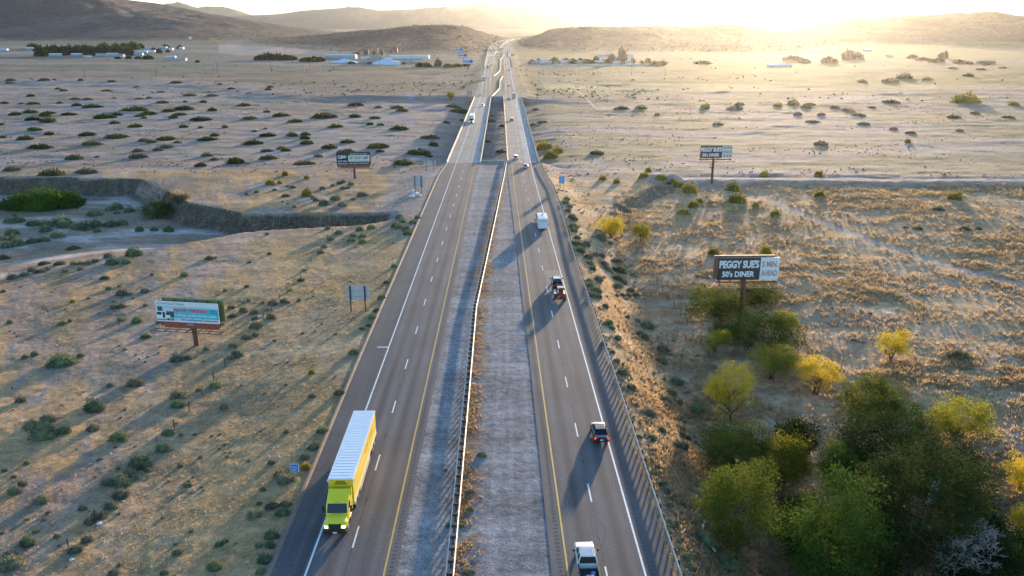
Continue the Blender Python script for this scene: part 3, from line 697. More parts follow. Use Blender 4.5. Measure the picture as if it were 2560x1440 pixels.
def face_hiring(p, x0, x1, z0, z1):
    W, Hh = x1-x0, z1-z0; sx = lambda a: x0+W*a; sz = lambda b: z0+Hh*b
    sky_ = flat('ad_cyan', (.05, .50, .60)); wh = flat('ad_white', (.75, .80, .84)); red = flat('ad_red', (.60, .02, .05)); navy = flat('ad_navy', (.02, .07, .22)); teal = flat('ad_teal', (.05, .42, .48)); dk = flat('ad_dark', (.02, .045, .04)); pk = flat('ad_pink', (.65, .45, .50))
    quad(p, 'printed_band', sx(.285), sx(1), sz(.21), sz(.71), -.02, sky_)
    quad(p, 'photo', sx(0), sx(.285), sz(.06), sz(.74), -.02, flat('ad_sky', (.55, .64, .78)))
    quad(p, 'photo', sx(0), sx(.285), sz(.06), sz(.20), -.026, flat('ad_road', (.16, .26, .26))); quad(p, 'photo', sx(.03), sx(.11), sz(.50), sz(.74), -.026, flat('ad_tree', (.03, .10, .07))); quad(p, 'photo', sx(.17), sx(.285), sz(.22), sz(.52), -.026, flat('ad_tree', (.03, .10, .07)))
    quad(p, 'bus_picture', sx(.0), sx(.15), sz(.13), sz(.52), -.034, wh); quad(p, 'bus_picture', sx(.15), sx(.22), sz(.15), sz(.33), -.034, wh)
    quad(p, 'bus_picture', sx(.01), sx(.085), sz(.33), sz(.47), -.042, dk); quad(p, 'bus_picture', sx(.10), sx(.14), sz(.18), sz(.48), -.042, dk); quad(p, 'bus_picture', sx(.155), sx(.21), sz(.34), sz(.44), -.042, dk); quad(p, 'bus_picture', sx(.17), sx(.20), sz(.09), sz(.19), -.042, dk)
    quad(p, 'printed_stripe', sx(0), sx(.85), sz(.775), sz(.79), -.03, pk); quad(p, 'printed_stripe', sx(0), sx(1), sz(.735), sz(.75), -.03, teal)
    put_text(p, 'VICTOR VALLEY TRANSIT', sx(.25), sz(.895), W*.46, Hh*.10, teal, -.03, bold=.02)
    put_text(p, 'NOW HIRING!', sx(.56), sz(.59), W*.53, Hh*.21, wh, -.032, bold=.05); put_text(p, 'NOW HIRING!', sx(.56), sz(.595), W*.53, Hh*.19, red, -.044, bold=.035)
    put_text(p, 'LOCAL JOBS AVAILABLE', sx(.635), sz(.34), W*.66, Hh*.14, wh, -.032, bold=.02)
    put_text(p, 'Paid', sx(.915), sz(.64), W*.06, Hh*.085, navy, -.032, bold=.01); put_text(p, 'Training', sx(.92), sz(.53), W*.11, Hh*.085, navy, -.032, bold=.01)
    put_text(p, 'apply at', sx(.33), sz(.13), W*.07, Hh*.05, navy, -.032); put_text(p, 'NationalExpressTransit.com', sx(.68), sz(.125), W*.59, Hh*.13, navy, -.032, bold=.015)
    quad(p, 'name_plate', sx(.47), sx(.60), z0-.42, z0-.12, -.10, flat('plate_green', (.05, .22, .13))); put_text(p, 'LAMAR', sx(.535), z0-.27, 1.15, .2, wh, -.115)
def face_calico(p, x0, x1, z0, z1):
    W, Hh = x1-x0, z1-z0; sx = lambda a: x0+W*a; sz = lambda b: z0+Hh*b
    bl = flat('ad_black', (.018, .018, .022)); wh = flat('ad_white', (.75, .80, .84)); cream = flat('ad_cream', (.62, .68, .60)); ink = flat('ad_ink', (.05, .05, .04))
    quad(p, 'printed_face', sx(0), sx(1), sz(0), sz(1), -.02, bl); quad(p, 'printed_band', sx(.35), sx(.985), sz(.28), sz(.80), -.03, cream)
    o = put_text(p, 'Calico', sx(.165), sz(.70), W*.25, Hh*.30, wh, -.034, bold=.03); o.rotation_euler = (0, R(-8), 0)
    put_text(p, 'GHOST TOWN', sx(.165), sz(.32), W*.27, Hh*.13, wh, -.034, bold=.02); put_text(p, 'EXPLORE THE OLD WEST', sx(.66), sz(.90), W*.50, Hh*.08, wh, -.034, bold=.02)
    put_text(p, 'EAT SHOP CAMP', sx(.67), sz(.585), W*.56, Hh*.24, ink, -.044, bold=.02); put_text(p, 'ATTRACTIONS  GOLD PANNING  TOURS', sx(.67), sz(.375), W*.56, Hh*.05, ink, -.044)
    put_text(p, 'OPEN DAILY!', sx(.18), sz(.12), W*.31, Hh*.10, wh, -.034, bold=.02); put_text(p, '7 MI. GHOST TOWN RD. EXIT', sx(.67), sz(.13), W*.6, Hh*.10, wh, -.034, bold=.02)
def face_diner(ahead):
    def f(p, x0, x1, z0, z1):
        W, Hh = x1-x0, z1-z0; sx = lambda a: x0+W*a; sz = lambda b: z0+Hh*b
        bk = flat('ad_brown', (.045, .035, .03)) if ahead else flat('ad_red_brown', (.10, .045, .03)); wh = flat('ad_white', (.75, .80, .84)); tan = flat('ad_tan', (.50, .33, .24))
        quad(p, 'printed_face', sx(0), sx(.69), sz(0), sz(1), -.02, bk); quad(p, 'printed_face', sx(.692), sx(1), sz(0), sz(1), -.02, wh)
        put_text(p, "PEGGY SUE'S", sx(.345), sz(.71), W*.65, Hh*.36, wh, -.034, bold=.045, space=.95); put_text(p, "50's DINER", sx(.34), sz(.27), W*.53, Hh*.27, wh, -.034, bold=.04)
        if ahead: put_text(p, '5 MIN.', sx(.845), sz(.70), W*.26, Hh*.27, tan, -.034, bold=.045); put_text(p, 'AHEAD', sx(.845), sz(.30), W*.27, Hh*.27, tan, -.034, bold=.045)
        else:
            gr = flat('ad_tan_bare', (.42, .36, .30)); 
            for i in range(3):
                for j in range(3): quad(p, 'bare_opening', sx(.72+.095*i), sx(.80+.095*i), sz(.05+.33*j), sz(.31+.33*j), -.03, gr)
    return f
billboard('turquoise and white NOW HIRING billboard in the left foreground', 487, 868, 11.0, 3.5, 4.2, -8.5, face_hiring, polex=0.55, edge=None, back=1.5)
billboard('black Calico billboard with red apron beyond the rock bank', 887, 446, 11.6, 4.3, 4.9, 6, face_calico, polex=.1, edge=flat('board_dark', (.05, .045, .05)))
billboard("near brown and white PEGGY SUE'S billboard reading 5 MIN. AHEAD", 1853, 797, 12.0, 4.5, 7.9, 2, face_diner(True), apron=False, polex=-.5, back=1.2, edge=flat('board_brown', (.30, .16, .12)), bside=-.9)
billboard("far PEGGY SUE'S billboard with bare lattice right end", 1780, 461, 11.3, 4.3, 9.2, 3, face_diner(False), apron=False, polex=-.6, edge=flat('board_palebrown', (.38, .30, .25)))
def face_blue(p, x0, x1, z0, z1):
    W, Hh = x1-x0, z1-z0; sx = lambda a: x0+W*a; sz = lambda b: z0+Hh*b; nv = flat('ad_navy2', (.03, .06, .28)); cy = flat('ad_lightblue', (.30, .52, .70)); wh = flat('ad_white', (.75, .80, .84))
    quad(p, 'printed_face', sx(0), sx(1), sz(.16), sz(1), -.04, cy)
    m = MB(); m.cyl((sx(.80), -.05, sz(.6)), (sx(.80), -.09, sz(.6)), Hh*.44, nv, n=20); o = m.build('printed_disc', p)
    for k, xx in enumerate((.06, .14, .22, .33, .41, .49, .57)): quad(p, 'printed_word', sx(xx), sx(xx+.055), sz(.42), sz(.68), -.06, nv)
for lb, px, py, zb in (('nearest of the three light blue billboards left of the road', 1171, 174, 7.5), ('middle of the three light blue billboards left of the road', 1157.5, 159, 9.5), ('farthest of the three light blue billboards left of the road', 1148.5, 147, 13.0)):
    billboard(lb, px, py, 14.2, 5.2, zb, 0, face_blue, apron=False, pole=.7, polex=.4, group='three light blue billboards', edge=flat('board_white', (.72, .74, .76)))
GREYB = simple('sign_back', (.50, .47, .46), .6, .0, noise=.1, scale=1.5)
def back_sign(label, xl, xr, yb, W, z0, z1, wx, seams=()):
    (xa, ya, za), (xb, yb_, zb) = pix(xl, yb), pix(xr, yb+.5); cx, cy, cz = (xa+xb)/2, (ya+yb_)/2, min(za, zb)
    t = thing('road_sign', label, 'road sign', (cx, cy, cz), 0)
    for s in (-1, 1): m = MB(); m.box(s*wx-.12, s*wx+.12, -.12, .12, -.8, z1+.03, simple('brown_post', (.09, .05, .04), .8)); m.build('post', t)
    m = MB(); m.box(-W/2, W/2, .13, .19, z0, z1, GREYB); m.build('sign_panel', t)
    m = MB()
    for q in seams: m.box(-W/2, W/2, .10, .13, q-.04, q+.04, flat('sign_rib', (.3, .28, .28)))
    if seams: m.build('rib', t)
back_sign('large blank grey sign back beside the left shoulder, nearest', 878, 915, 778, 4.35, 2.2, 4.95, 1.33, (2.9, 4.0))
back_sign('tall blank grey sign back standing beside the litter heap', 1038, 1054, 486, 3.3, 2.4, 6.0, .98, (3.2, 4.8))
back_sign('wide low blank grey sign back nearest the left bridge', 1065, 1084, 427, 4.4, 2.4, 3.8, 1.3)
back_sign('pale blue grey sign back beyond the left bridge', 1169.5, 1178, 242, 3.9, 2.2, 5.2, 1.3)
back_sign('small square sign back near distant blue billboards', 1212.5, 1217.5, 137, 5.0, 2.5, 6.0, 1.5)
def front_sign(label, px, py, W, z0, z1, mat, lines, posts, postm, cat='road sign', name='road_sign', bord=None, tcol=None):
    x, y, z = pix(px, py); t = thing(name, label, cat, (x, y, z), 0)
    for q in posts: m = MB(); m.box(q-.07, q+.07, -.07, .07, -.6, z1, postm); m.build('post', t)
    m = MB(); m.box(-W/2, W/2, -.12, -.07, z0, z1, bord or mat); p = m.build('sign_panel', t)
    if bord: quad(p, 'sign_face', -W/2+.05, W/2-.05, z0+.05, z1-.05, -.13, mat, .008)
    for s, zz, w_, h_ in lines: put_text(p, s, 0, zz, w_, h_, tcol or flat('ad_white', (.75, .80, .84)), -.145, bold=.02)
    return t
BLUE = flat('sign_blue', (.01, .16, .58)); WPOST = simple('orange_post', (.35, .13, .05), .7)
front_sign('blue call box information sign on two posts beyond the right guardrail', 1404, 474, 1.75, 2.0, 4.4, flat('sign_azure', (.02, .28, .60)), (('DIAL', 4.0, .9, .28), ('TRAVEL', 3.45, 1.3, .28), ('INFO', 3.0, .8, .26), ('CALL 511', 2.45, 1.3, .26)), (-.5, .5), WPOST)
front_sign('green exit sign beside the distant second overpass', 1281.5, 144, 6.0, 2.5, 6.5, flat('sign_green', (.02, .28, .14)), (('EXIT', 5.2, 2.6, 1.0), ('1 MILE', 3.6, 3.2, .9)), (-1.8, 1.8), STEEL)
for lb, px, py, W, z0, z1 in (('small white sign at right edge nearest second overpass', 1285, 172, .9, 1.2, 2.4), ('small white square sign right of the far traffic', 1296, 195, 1.0, 1.2, 2.6), ('taller white speed sign right of the box truck', 1305, 223, 1.5, 1.4, 3.4), ('low white marker sign just below the white speed sign', 1309.5, 228, .9, .6, 1.6)):
    front_sign(lb, px, py, W, z0, z1, flat('ad_white', (.75, .80, .84)), (), (0,), STEEL)
for lb, px, py in (('small white sign at left edge by the distant lorry', 1205, 176), ('small white sign at left edge below second overpass', 1214.5, 149)):
    front_sign(lb, px, py, 1.4, 1.3, 2.9, flat('ad_white', (.75, .80, .84)), (), (0,), STEEL)
x, y, z = pix(742, 1221); t = thing('call_box', 'blue CALL BOX sign pole with yellow box and solar panel', 'call box', (x, y, z))
m = MB(); m.cyl((0, 0, -.5), (0, 0, 4.35), .05, STEEL, n=8); m.build('pole', t)
m = MB(); m.box(-.44, .44, -.09, -.06, 2.15, 3.15, flat('ad_white', (.75, .80, .84))); p = m.build('sign_panel', t); quad(p, 'sign_face', -.40, .40, 2.19, 3.11, -.10, BLUE, .008)
put_text(p, 'CALL', 0, 2.78, .62, .2, flat('ad_white', (.75, .80, .84)), -.11, bold=.02); put_text(p, 'BOX', 0, 2.45, .5, .2, flat('ad_white', (.75, .80, .84)), -.11, bold=.02)
m = MB(); m.box(.06, .38, -.16, .12, .75, 1.35, flat('box_yellow', (.62, .42, .05))); m.build('phone_box', t, bevel=.03)
m = MB(); m.box(-.12, .26, -.02, .02, 4.2, 4.5, flat('solar', (.45, .42, .42)), Matrix.Rotation(R(-25), 4, 'Y')); m.build('solar_panel', t)
for i, (lb, px, py) in enumerate((('thin white road marker post on the left verge level with the stop bar', 897, 862), ('thin white road marker post behind the right guardrail by the travel trailer', 1414, 556))):
    x, y, z = pix(px, py); m = MB(); m.box(-.06, .06, -.02, .02, -.3, 1.1, flat('ad_white', (.75, .80, .84))); m.box(-.05, .05, -.026, -.02, .85, 1.05, flat('reflector', (.5, .35, .1)))
    tag(m.build('marker_post', None, (x, y, z)), lb, 'marker post', 'white roadside marker posts')

# ------------------------------------------------------------------ fences
POSTM = simple('fence_post', (.055, .045, .04), .8, noise=.3, scale=5); WIRE = simple('fence_wire', (.12, .11, .11), .6, .5)
def fence(label, pts, step):
    W = [pix(*p)[:2] for p in pts]; P = resample(W, step); x0, y0 = P[0]; z0 = hz(x0, y0); t = thing('wire_fence', label, 'fence', (x0, y0, z0))
    pm = MB(); pm.box(-.05, .05, -.05, .05, -.4, 1.5, POSTM); me = pm.mesh('post'); m = MB(); tops = []
    for i, (x, y) in enumerate(P):
        z = hz(x, y); tops.append((x-x0, y-y0, z-z0))
        if i < 98: o = link('post', me, t, tops[-1]); o.rotation_euler = (random.uniform(-.06,.06), random.uniform(-.06,.06), random.random())
    for h in (.5, .9, 1.35):
        for a, b in zip(tops[:-1], tops[1:]): m.bar((a[0], a[1], a[2]+h), (b[0], b[1], b[2]+h), .012, .012, WIRE)
    m.build('wire', t)
fence('old wire fence on thin posts crossing the left foreground', [(833,588),(818,601),(811,618),(795,641),(778,658),(768,675),(757,687),(737,709),(724,725),(701,752),(676,779),(662,796),(641,830),(615,853),(561,917),(541,942),(498,1000),(476,1025),(449,1059),(421,1090),(380,1140),(300,1230),(205,1340),(150,1405)], 5.2)
fence('old wire fence on thin posts in the right grass', [(1725,528),(1709,551),(1683,558),(1650,566),(1605,580),(1585,600),(1592,625),(1601,640),(1614,660),(1628,684),(1641,708),(1673,752),(1710,806),(1721,823),(1733,843),(1744,862),(1758,879),(1769,895),(1781,912)], 5.2)

# ------------------------------------------------------------------ utility poles
for i, (px, yb, yt, lb) in enumerate(((213,198,178,'first utility pole from the left edge of the plain'),(391,191,170,'second utility pole from the left on the far plain'),(544,184,160,'third utility pole from the left on the far plain'),(678,180,155,'fourth utility pole from the left on the far plain'),(775,175,154,'fifth utility pole from the left on the far plain'),
    (867,172,150,'sixth utility pole from the left, before the white mound'),(950,168,144,'seventh utility pole from the left, before the white mound'),(1029,165,142,'eighth utility pole from the left, before the long white shed'),(1446,184,166,'utility pole in front of the white park wall, left one'),(1579,189,168,'utility pole in front of the white park wall, right one'),(1663,191,170,'utility pole right of the white park wall'))):
    x, y, z = pix(px, yb); h = (yb-yt)*math.hypot(y, 0)/FPX*1.02; m = MB(); m.cyl((0,0,-1), (0,0,h), .22, POSTM, .15, n=6); m.bar((-1.4,0,h-.7), (1.4,0,h-.7), .18, .18, POSTM)
    tag(m.build('utility_pole', None, (x, y, z)), lb, 'utility pole', 'utility poles on the far plain')
for i, (px, lb) in enumerate(((1374, 'left of the three thin masts on the right hill crest'), (1396, 'middle of the three thin masts on the right hill crest'), (1414, 'right of the three thin masts on the right hill crest'))):
    x, y, z = pix(px, 73); m = MB(); m.cyl((0,0,-2), (0,0,21), .35, POSTM, .2, n=6); m.box(-1.5, 1.5, -.2, .2, 15, 15.5, POSTM); tag(m.build('mast', None, (x, y, z)), lb, 'mast', 'masts on the right hill crest')

# ------------------------------------------------------------------ far buildings
def house(name, label, cat, px, py, W, D, Hh, wallc, roofc, rz=0, group=None, roofh=1.0, wins=3, door=True):
    W *= .86; x, y, z = pix(px, py); t = thing(name, label, cat, (x, y, z), R(rz), group)
    m = MB(); m.box(-W/2, W/2, 0, D, -.5, Hh, wallc); m.build('wall', t)
    m = MB(); e = .3; m.loft([[(-W/2-e, -e, Hh), (-W/2-e, D/2, Hh+roofh), (-W/2-e, D+e, Hh), (-W/2-e, D+e, Hh-.15), (-W/2-e, -e, Hh-.15)], [(W/2+e, -e, Hh), (W/2+e, D/2, Hh+roofh), (W/2+e, D+e, Hh), (W/2+e, D+e, Hh-.15), (W/2+e, -e, Hh-.15)]], roofc); m.build('roof', t)
    dk = flat('window_dark', (.05, .06, .08), rough=.2)
    for k in range(wins):
        xx = -W/2 + W*(k+.7)/(wins+.6); m = MB(); m.box(xx-.55, xx+.55, -.05, .02, 1.0, min(2.1, Hh-.3), dk); m.build('window', t)
    if door: m = MB(); m.box(W/2-1.9, W/2-1.0, -.05, .02, 0, 2.0, flat('door_brown', (.2, .14, .1))); m.build('door', t)
WHT = simple('white_siding', (.70, .70, .70), .6); CRM = simple('cream_siding', (.55, .50, .42), .7); GRYW = simple('grey_siding', (.40, .42, .45), .7); BLW = simple('blue_siding', (.30, .40, .50), .6); RFW = simple('white_roof', (.74, .75, .78), .5); RFG = simple('grey_roof', (.36, .36, .38), .7); RFB = simple('brown_roof', (.22, .12, .09), .8)
GH = 'houses of the mobile home park'
pos = ['first','second','third','fourth','fifth','sixth','seventh','eighth','ninth','tenth','eleventh','twelfth','thirteenth','fourteenth','fifteenth','sixteenth']
for k, (px, py, W, c, r) in enumerate(((1340,161,16,GRYW,RFG),(1347,157,18,WHT,RFG),(1359,153,17,WHT,RFW),(1368,160,17,GRYW,RFW),(1391,160,9,CRM,RFG),(1402,159,13,WHT,RFW),(1412,156,13,WHT,RFG),(1441,153,12,WHT,RFW),(1449,158,8,GRYW,RFW),(1487,158,12,CRM,RFW),(1504,158,11,WHT,RFW),(1524,158,9,WHT,RFG),(1541,159,13,WHT,RFW),(1563,156,12,WHT,RFW),(1573,159,14,WHT,RFG),(1462,159,10,GRYW,RFG))):
    house('mobile_home', ('white' if c is WHT else 'grey' if c is GRYW else 'cream') + f' mobile home, {pos[k]} one counted along the white park wall' if k < 15 else 'grey mobile home squeezed between trees at middle of white park wall', 'mobile home', px, py, W, 6, 3.0, c, r, 0, GH, .9)
(xa, ya, za), (xb, yb, zb) = pix(1344, 166), pix(1622, 163); m = MB(); n = 24
t = thing('park_wall', 'long low white wall in front of the mobile home park', 'wall', (xa, ya, za)); m = MB()
for i in range(n):
    p, q = i/n, (i+1)/n; x0, y0 = (xb-xa)*p, (yb-ya)*p; x1, y1 = (xb-xa)*q, (yb-ya)*q; z0 = hz(xa+x0, ya+y0)-za; z1 = hz(xa+x1, ya+y1)-za
    m.loft([[(x0, y0-.1, z0-.5), (x0, y0+.1, z0-.5), (x0, y0+.1, z0+1.9), (x0, y0-.1, z0+1.9)], [(x1, y1-.1, z1-.5), (x1, y1+.1, z1-.5), (x1, y1+.1, z1+1.9), (x1, y1-.1, z1+1.9)]], WHT)
m.build('wall_panel', t); m = MB()
for i in range(0, 25): x0, y0 = (xb-xa)*i/n, (yb-ya)*i/n; z0 = hz(xa+x0, ya+y0)-za; m.box(x0-.25, x0+.25, y0-.25, y0+.25, z0-.5, z0+2.1, WHT)
m.build('pillar', t)
for k, (lb, px, py, W, c, r) in enumerate((('small white tank shaped house on slope above the mobile park',1503,141,22,WHT,RFW),('cream low house on slope above the mobile park',1526,140,20,CRM,RFG),('brown and white house on slope beside the tall dark tree',1574,141,20,CRM,RFW),('red brown long shed at the far right edge of the plain',2468,160,30,RFB,RFB),('pale shed on the sunlit slope at upper right',2170,128,22,WHT,RFW),('long pale shed near the sun glare on right plain',1950,168,40,WHT,RFW),
    ('small white shed below the right ridge',2225,144,12,WHT,RFG))):
    house('house', lb, 'house', px, py, W, 8, 3.6, c, r, 0, None, 1.2)
for k, (lb, px, py, W, c, r, hh) in enumerate((('white roofed shed in front of the dark hedge, left one',137,141,26,GRYW,RFW,4),('white roofed shed in front of the dark hedge, right one',189,140,25,BLW,RFW,4),('low pale house right of the two white sheds',216,143,14,WHT,RFG,3),('cluster house with grey roof before the hedge',252,140,22,GRYW,RFG,4),('grey house among trees right of the hedge cluster',280,140,26,GRYW,RFW,5),('small blue house at right end of the hedge',300,142,14,BLW,RFG,4),
    ('pale house at the far left edge below the hill',6,128,24,BLW,RFW,4),('white barn below the hill near the left edge',74,125,28,GRYW,RFW,5),('small pale house behind the hedge top',172,124,14,GRYW,RFG,4),('pale blue house in the left town, leftmost beyond hedge',355,134,24,GRYW,RFW,4),('white house in middle of the left town',374,131,26,WHT,RFW,4),('grey house low in the left town',345,139,20,GRYW,RFG,4),('blue roofed house in upper left town',407,122,20,BLW,RFW,4),('pale long house in upper left town',422,125,20,WHT,RFG,4),('small white house right of left town',452,123,12,WHT,RFW,4),
    ('small grey tent like shed on the plain below left town',427,147,18,GRYW,RFW,4),('low grey shed beside the tent like shed',450,152,22,GRYW,RFG,3))):
    house('house', lb, 'house', px, py, W, 9, hh, c, r, random.uniform(-12, 12), 'houses of the left town', 1.4, 3)
house('warehouse', 'long blue grey warehouse with white roof by the quarry', 'warehouse', 851, 147, 66, 14, 6.5, BLW, RFW, 0, None, .8, 14)
house('warehouse', 'very long low white warehouse behind the pale mounds', 'warehouse', 1023, 147, 84, 12, 5.5, WHT, RFW, 0, None, .8, 18)
house('warehouse', 'short white shed between the two long warehouses', 'warehouse', 915, 148, 20, 8, 4, WHT, RFW, 0, None, .6, 4)
def board(name, lb, px, py, W, Hh, mat):
    x, y, z = pix(px, py); t = thing(name, lb, 'screen', (x, y, z)); m = MB(); m.box(-W/2, W/2, 0, .6, 1.5, Hh+1.5, mat); m.build('screen_face', t); m = MB()
    for s in (-.4, -.13, .13, .4): m.bar((s*W, .8, -1), (s*W, .8, Hh+1), .5, .5, POSTM); m.bar((s*W, 4.5, -1), (s*W, .8, Hh*.8), .4, .4, POSTM)
    m.build('frame', t)
board('screen_board', 'large tan brown board standing at left end of the quarry hill', 533, 110, 21, 15, simple('board_tan', (.62, .37, .20), .8))
board('screen_board', 'small bright white board below the left hill', 475.5, 100, 9, 9, WHT)
# mounds
def mound(name, lb, px, py, W, Hh, mat, cat='mound'):
    x, y, z = pix(px, py); V, F = [], []; n, k = 28, 8
    for j in range(k+1):
        rr = 1 - j/k
        for i in range(n):
            a = 2*math.pi*i/n; w_ = 1+.12*math.sin(3*a+px)+.06*math.sin(7*a); V.append((math.cos(a)*W/2*rr*w_, math.sin(a)*W*.35*rr*w_+W*.3, Hh*(1-rr)**.8*(1+.12*math.sin(2*a+j))-1.0*(j == 0)))
    for j in range(k):
        for i in range(n): F.append((j*n+i, j*n+(i+1)%n, (j+1)*n+(i+1)%n, (j+1)*n+i))
    tag(link(name, np_mesh(name, V, F, [mat], smooth=True), None, (x, y, z)), lb, cat)
SALT = simple('white_mineral', (.62, .66, .70), .9, noise=.08, scale=.3); TANM = simple('tan_gravel', (.36, .29, .24), .95, noise=.2, scale=.3)
mound('mineral_mound', 'white cone of crushed mineral before the long white warehouse', 966, 162, 48, 10, SALT); mound('mineral_mound', 'low white mound of crushed mineral below blue warehouse', 858, 158, 46, 6, SALT)
mound('gravel_mound', 'broad tan gravel mound behind the white cone', 940, 158, 60, 13, TANM); mound('gravel_mound', 'flat tan gravel mound right of the white cone', 1020, 160, 60, 6, TANM)
REDM = simple('red_machine', (.32, .07, .05), .7); MACH = simple('dark_machine', (.10, .08, .07), .8)
for k, (lb, px, py, W, mt) in enumerate((('dark crusher plant with slanting conveyors behind the blue warehouse', 905, 137, 40, MACH), ('dark conveyor plant right of the crusher, in the quarry', 945, 137, 34, MACH), ('red loader machine in front of the quarry hill', 985, 131, 22, REDM), ('small red machine on the quarry terrace', 940, 131, 12, REDM))):
    x, y, z = pix(px, py); t = thing('quarry_machine', lb, 'machine', (x, y, z)); m = MB(); m.bar((-W/2, 0, 2), (W*.3, 0, 12), 2, 1.6, mt); m.build('conveyor', t)
    m = MB(); m.box(W*.1, W*.35, -3, 3, 0, 9, mt); m.build('housing', t); m = MB(); m.box(-W*.3, -W*.1, -2, 3, -1, 5, mt); m.build('housing', t)
    for q in (-.3, -.1, .1): m = MB(); m.bar((W*q, 0, -2), (W*q, 0, 2+10*(q+.5)), .6, .6, mt); m.build('leg', t)
# ------------------------------------------------------------------ vehicles (local +Y is forward, origin on the road under the middle)
def paint(k, c, metal=.0, rough=.3):
    key = 'paint_' + k
    if key not in C_:
        m, t, b = nodes(key); b.inputs['Base Color'].default_value = (*c, 1); b.inputs['Roughness'].default_value = rough; b.inputs['Metallic'].default_value = metal; b.inputs['Coat Weight'].default_value = .6; b.inputs['Coat Roughness'].default_value = .08
        tc = t.nodes.new('ShaderNodeTexCoord'); n = t.nodes.new('ShaderNodeTexNoise'); n.inputs['Scale'].default_value = 2.5; n.inputs['Detail'].default_value = 6; t.links.new(tc.outputs['Object'], n.inputs['Vector'])
        r = t.nodes.new('ShaderNodeMapRange'); r.inputs[3].default_value = rough*.7; r.inputs[4].default_value = min(1, rough*1.6); t.links.new(n.outputs[0], r.inputs[0]); t.links.new(r.outputs[0], b.inputs['Roughness'])
        C_[key] = m
    return C_[key]
GLASS = simple('vehicle_glass', (.010, .016, .028), .12, noise=.05, spec=.3); TYRE = simple('tyre_rubber', (.025, .025, .026), .85, noise=.1); RIM = simple('wheel_rim', (.45, .45, .46), .35, .7)
BLK = simple('black_plastic', (.02, .02, .022), .55); CHR = simple('chrome', (.65, .66, .68), .18, .9)
def lampm(k, c, e):
    if k not in C_: C_[k] = simple(k, c, .2, emit=(c, e))
    return C_[k]
HEAD = lampm('headlamp', (1.0, .93, .75), .5); TAIL = lampm('tail_lamp', (.9, .02, .015), 1.2); TAILOFF = simple('tail_lens', (.35, .02, .015), .25); HEADOFF = simple('head_lens', (.6, .6, .6), .15); AMB = simple('amber_lens', (.8, .25, .03), .3)
def wheel(par, x, y, r, w_, name='wheel', rim=RIM):
    m = MB(); s = 1 if x > 0 else -1
    m.cyl((x - s*w_, y, r), (x, y, r), r, TYRE, n=18); o = m.build(name, par, smooth=True)
    m = MB(); m.cyl((x - s*.02, y, r), (x + s*.012, y, r), r*.6, rim, r*.5, n=14); m.build('rim', o)
def ringb(y, w_, z0, zb, zt, tw):
    c = min(.06, w_*.1)
    return [(-w_+c, y, z0), (-w_, y, z0+c*1.5), (-w_, y, zb), (-tw, y, zt-.02), (-tw*.8, y, zt), (tw*.8, y, zt), (tw, y, zt-.02), (w_, y, zb), (w_, y, z0+c*1.5), (w_-c, y, z0)]
def house_glass(par, b0, b1, r0, r1, zb, zr, wb, wr, pm, mids=()):
    """greenhouse: glass block, roof panel and pillars"""
    m = MB(); m.add([(-wb,b0,zb),(wb,b0,zb),(wb,b1,zb),(-wb,b1,zb),(-wr,r0,zr),(wr,r0,zr),(wr,r1,zr),(-wr,r1,zr)], [(0,1,5,4),(1,2,6,5),(2,3,7,6),(3,0,4,7),(4,5,6,7),(3,2,1,0)], GLASS); m.build('windows', par)
    m = MB(); e = .035
    m.loft([[(-wr-e, r0-e, zr-.01), (wr+e, r0-e, zr-.01), (wr+e, r1+e, zr-.01), (-wr-e, r1+e, zr-.01)], [(-wr, r0, zr+.05), (wr, r0, zr+.05), (wr, r1, zr+.05), (-wr, r1, zr+.05)]], pm)
    m.build('roof', par)
    for s in (-1, 1):
        for (yb_, yr_) in ((b0, r0), (b1, r1)) + tuple(mids):
            m = MB(); m.bar((s*(wb+.005), yb_, zb-.02), (s*(wr+.02), yr_, zr), .09, .07, pm); m.build('pillar', par)
def lamps(par, L, w_, zf, zr, on=(False, False), hw=.28, tw=.2, hh=.12, th=.22, yr=None):
    for s in (-1, 1):
        m = MB(); m.box(s*(w_-hw/2)-hw/2, s*(w_-hw/2)+hw/2, L/2-.10, L/2+.015, zf-hh/2, zf+hh/2, HEAD if on[0] else HEADOFF); m.build('headlight', par)
        m = MB(); m.box(s*(w_-tw/2)-tw/2, s*(w_-tw/2)+tw/2, -L/2-.02, -L/2+.1, zr-th/2, zr+th/2, TAIL if on[1] else TAILOFF); m.build('tail_light', par)
def mirrors(par, w_, y, z, m_, s_=.13):
    for s in (-1, 1): m = MB(); m.box(s*(w_+.12)-.11, s*(w_+.12)+.11, y-.06, y+.06, z-s_/2, z+s_/2, m_); m.build('mirror', par)
def plate(par, y, z, x=0, w_=.4): m = MB(); m.box(x-w_/2, x+w_/2, y-.012, y+.012, z-.09, z+.09, flat('plate_white', (.7, .72, .75))); m.build('licence_plate', par)
def sedan(par, pm, on=(False, False), detail=True):
    m = MB(); m.loft([ringb(*q) for q in ((-2.42,.80,.38,.70,.86,.70),(-2.32,.90,.28,.78,.98,.80),(-1.55,.92,.24,.82,1.00,.82),(-.2,.93,.24,.84,.97,.84),(1.0,.92,.24,.84,.97,.82),(1.7,.91,.24,.74,.90,.78),(2.25,.86,.26,.62,.76,.70),(2.42,.72,.34,.55,.62,.55))], pm); m.build('body', par, smooth=True)
    house_glass(par, -1.75, 1.15, -1.05, .25, .96, 1.43, .80, .60, pm, ((-.35, -.35),) if detail else ())
    for s in (-1, 1):
        for y in (-1.45, 1.45): wheel(par, s*.94, y, .34, .22)
    lamps(par, 4.78, .86, .62, .78, on, th=.24)
    if detail: mirrors(par, .90, .85, 1.0, BLK); plate(par, -2.43, .62); m = MB(); m.box(-.6, .6, 2.36, 2.44, .32, .48, BLK); m.build('grille', par)
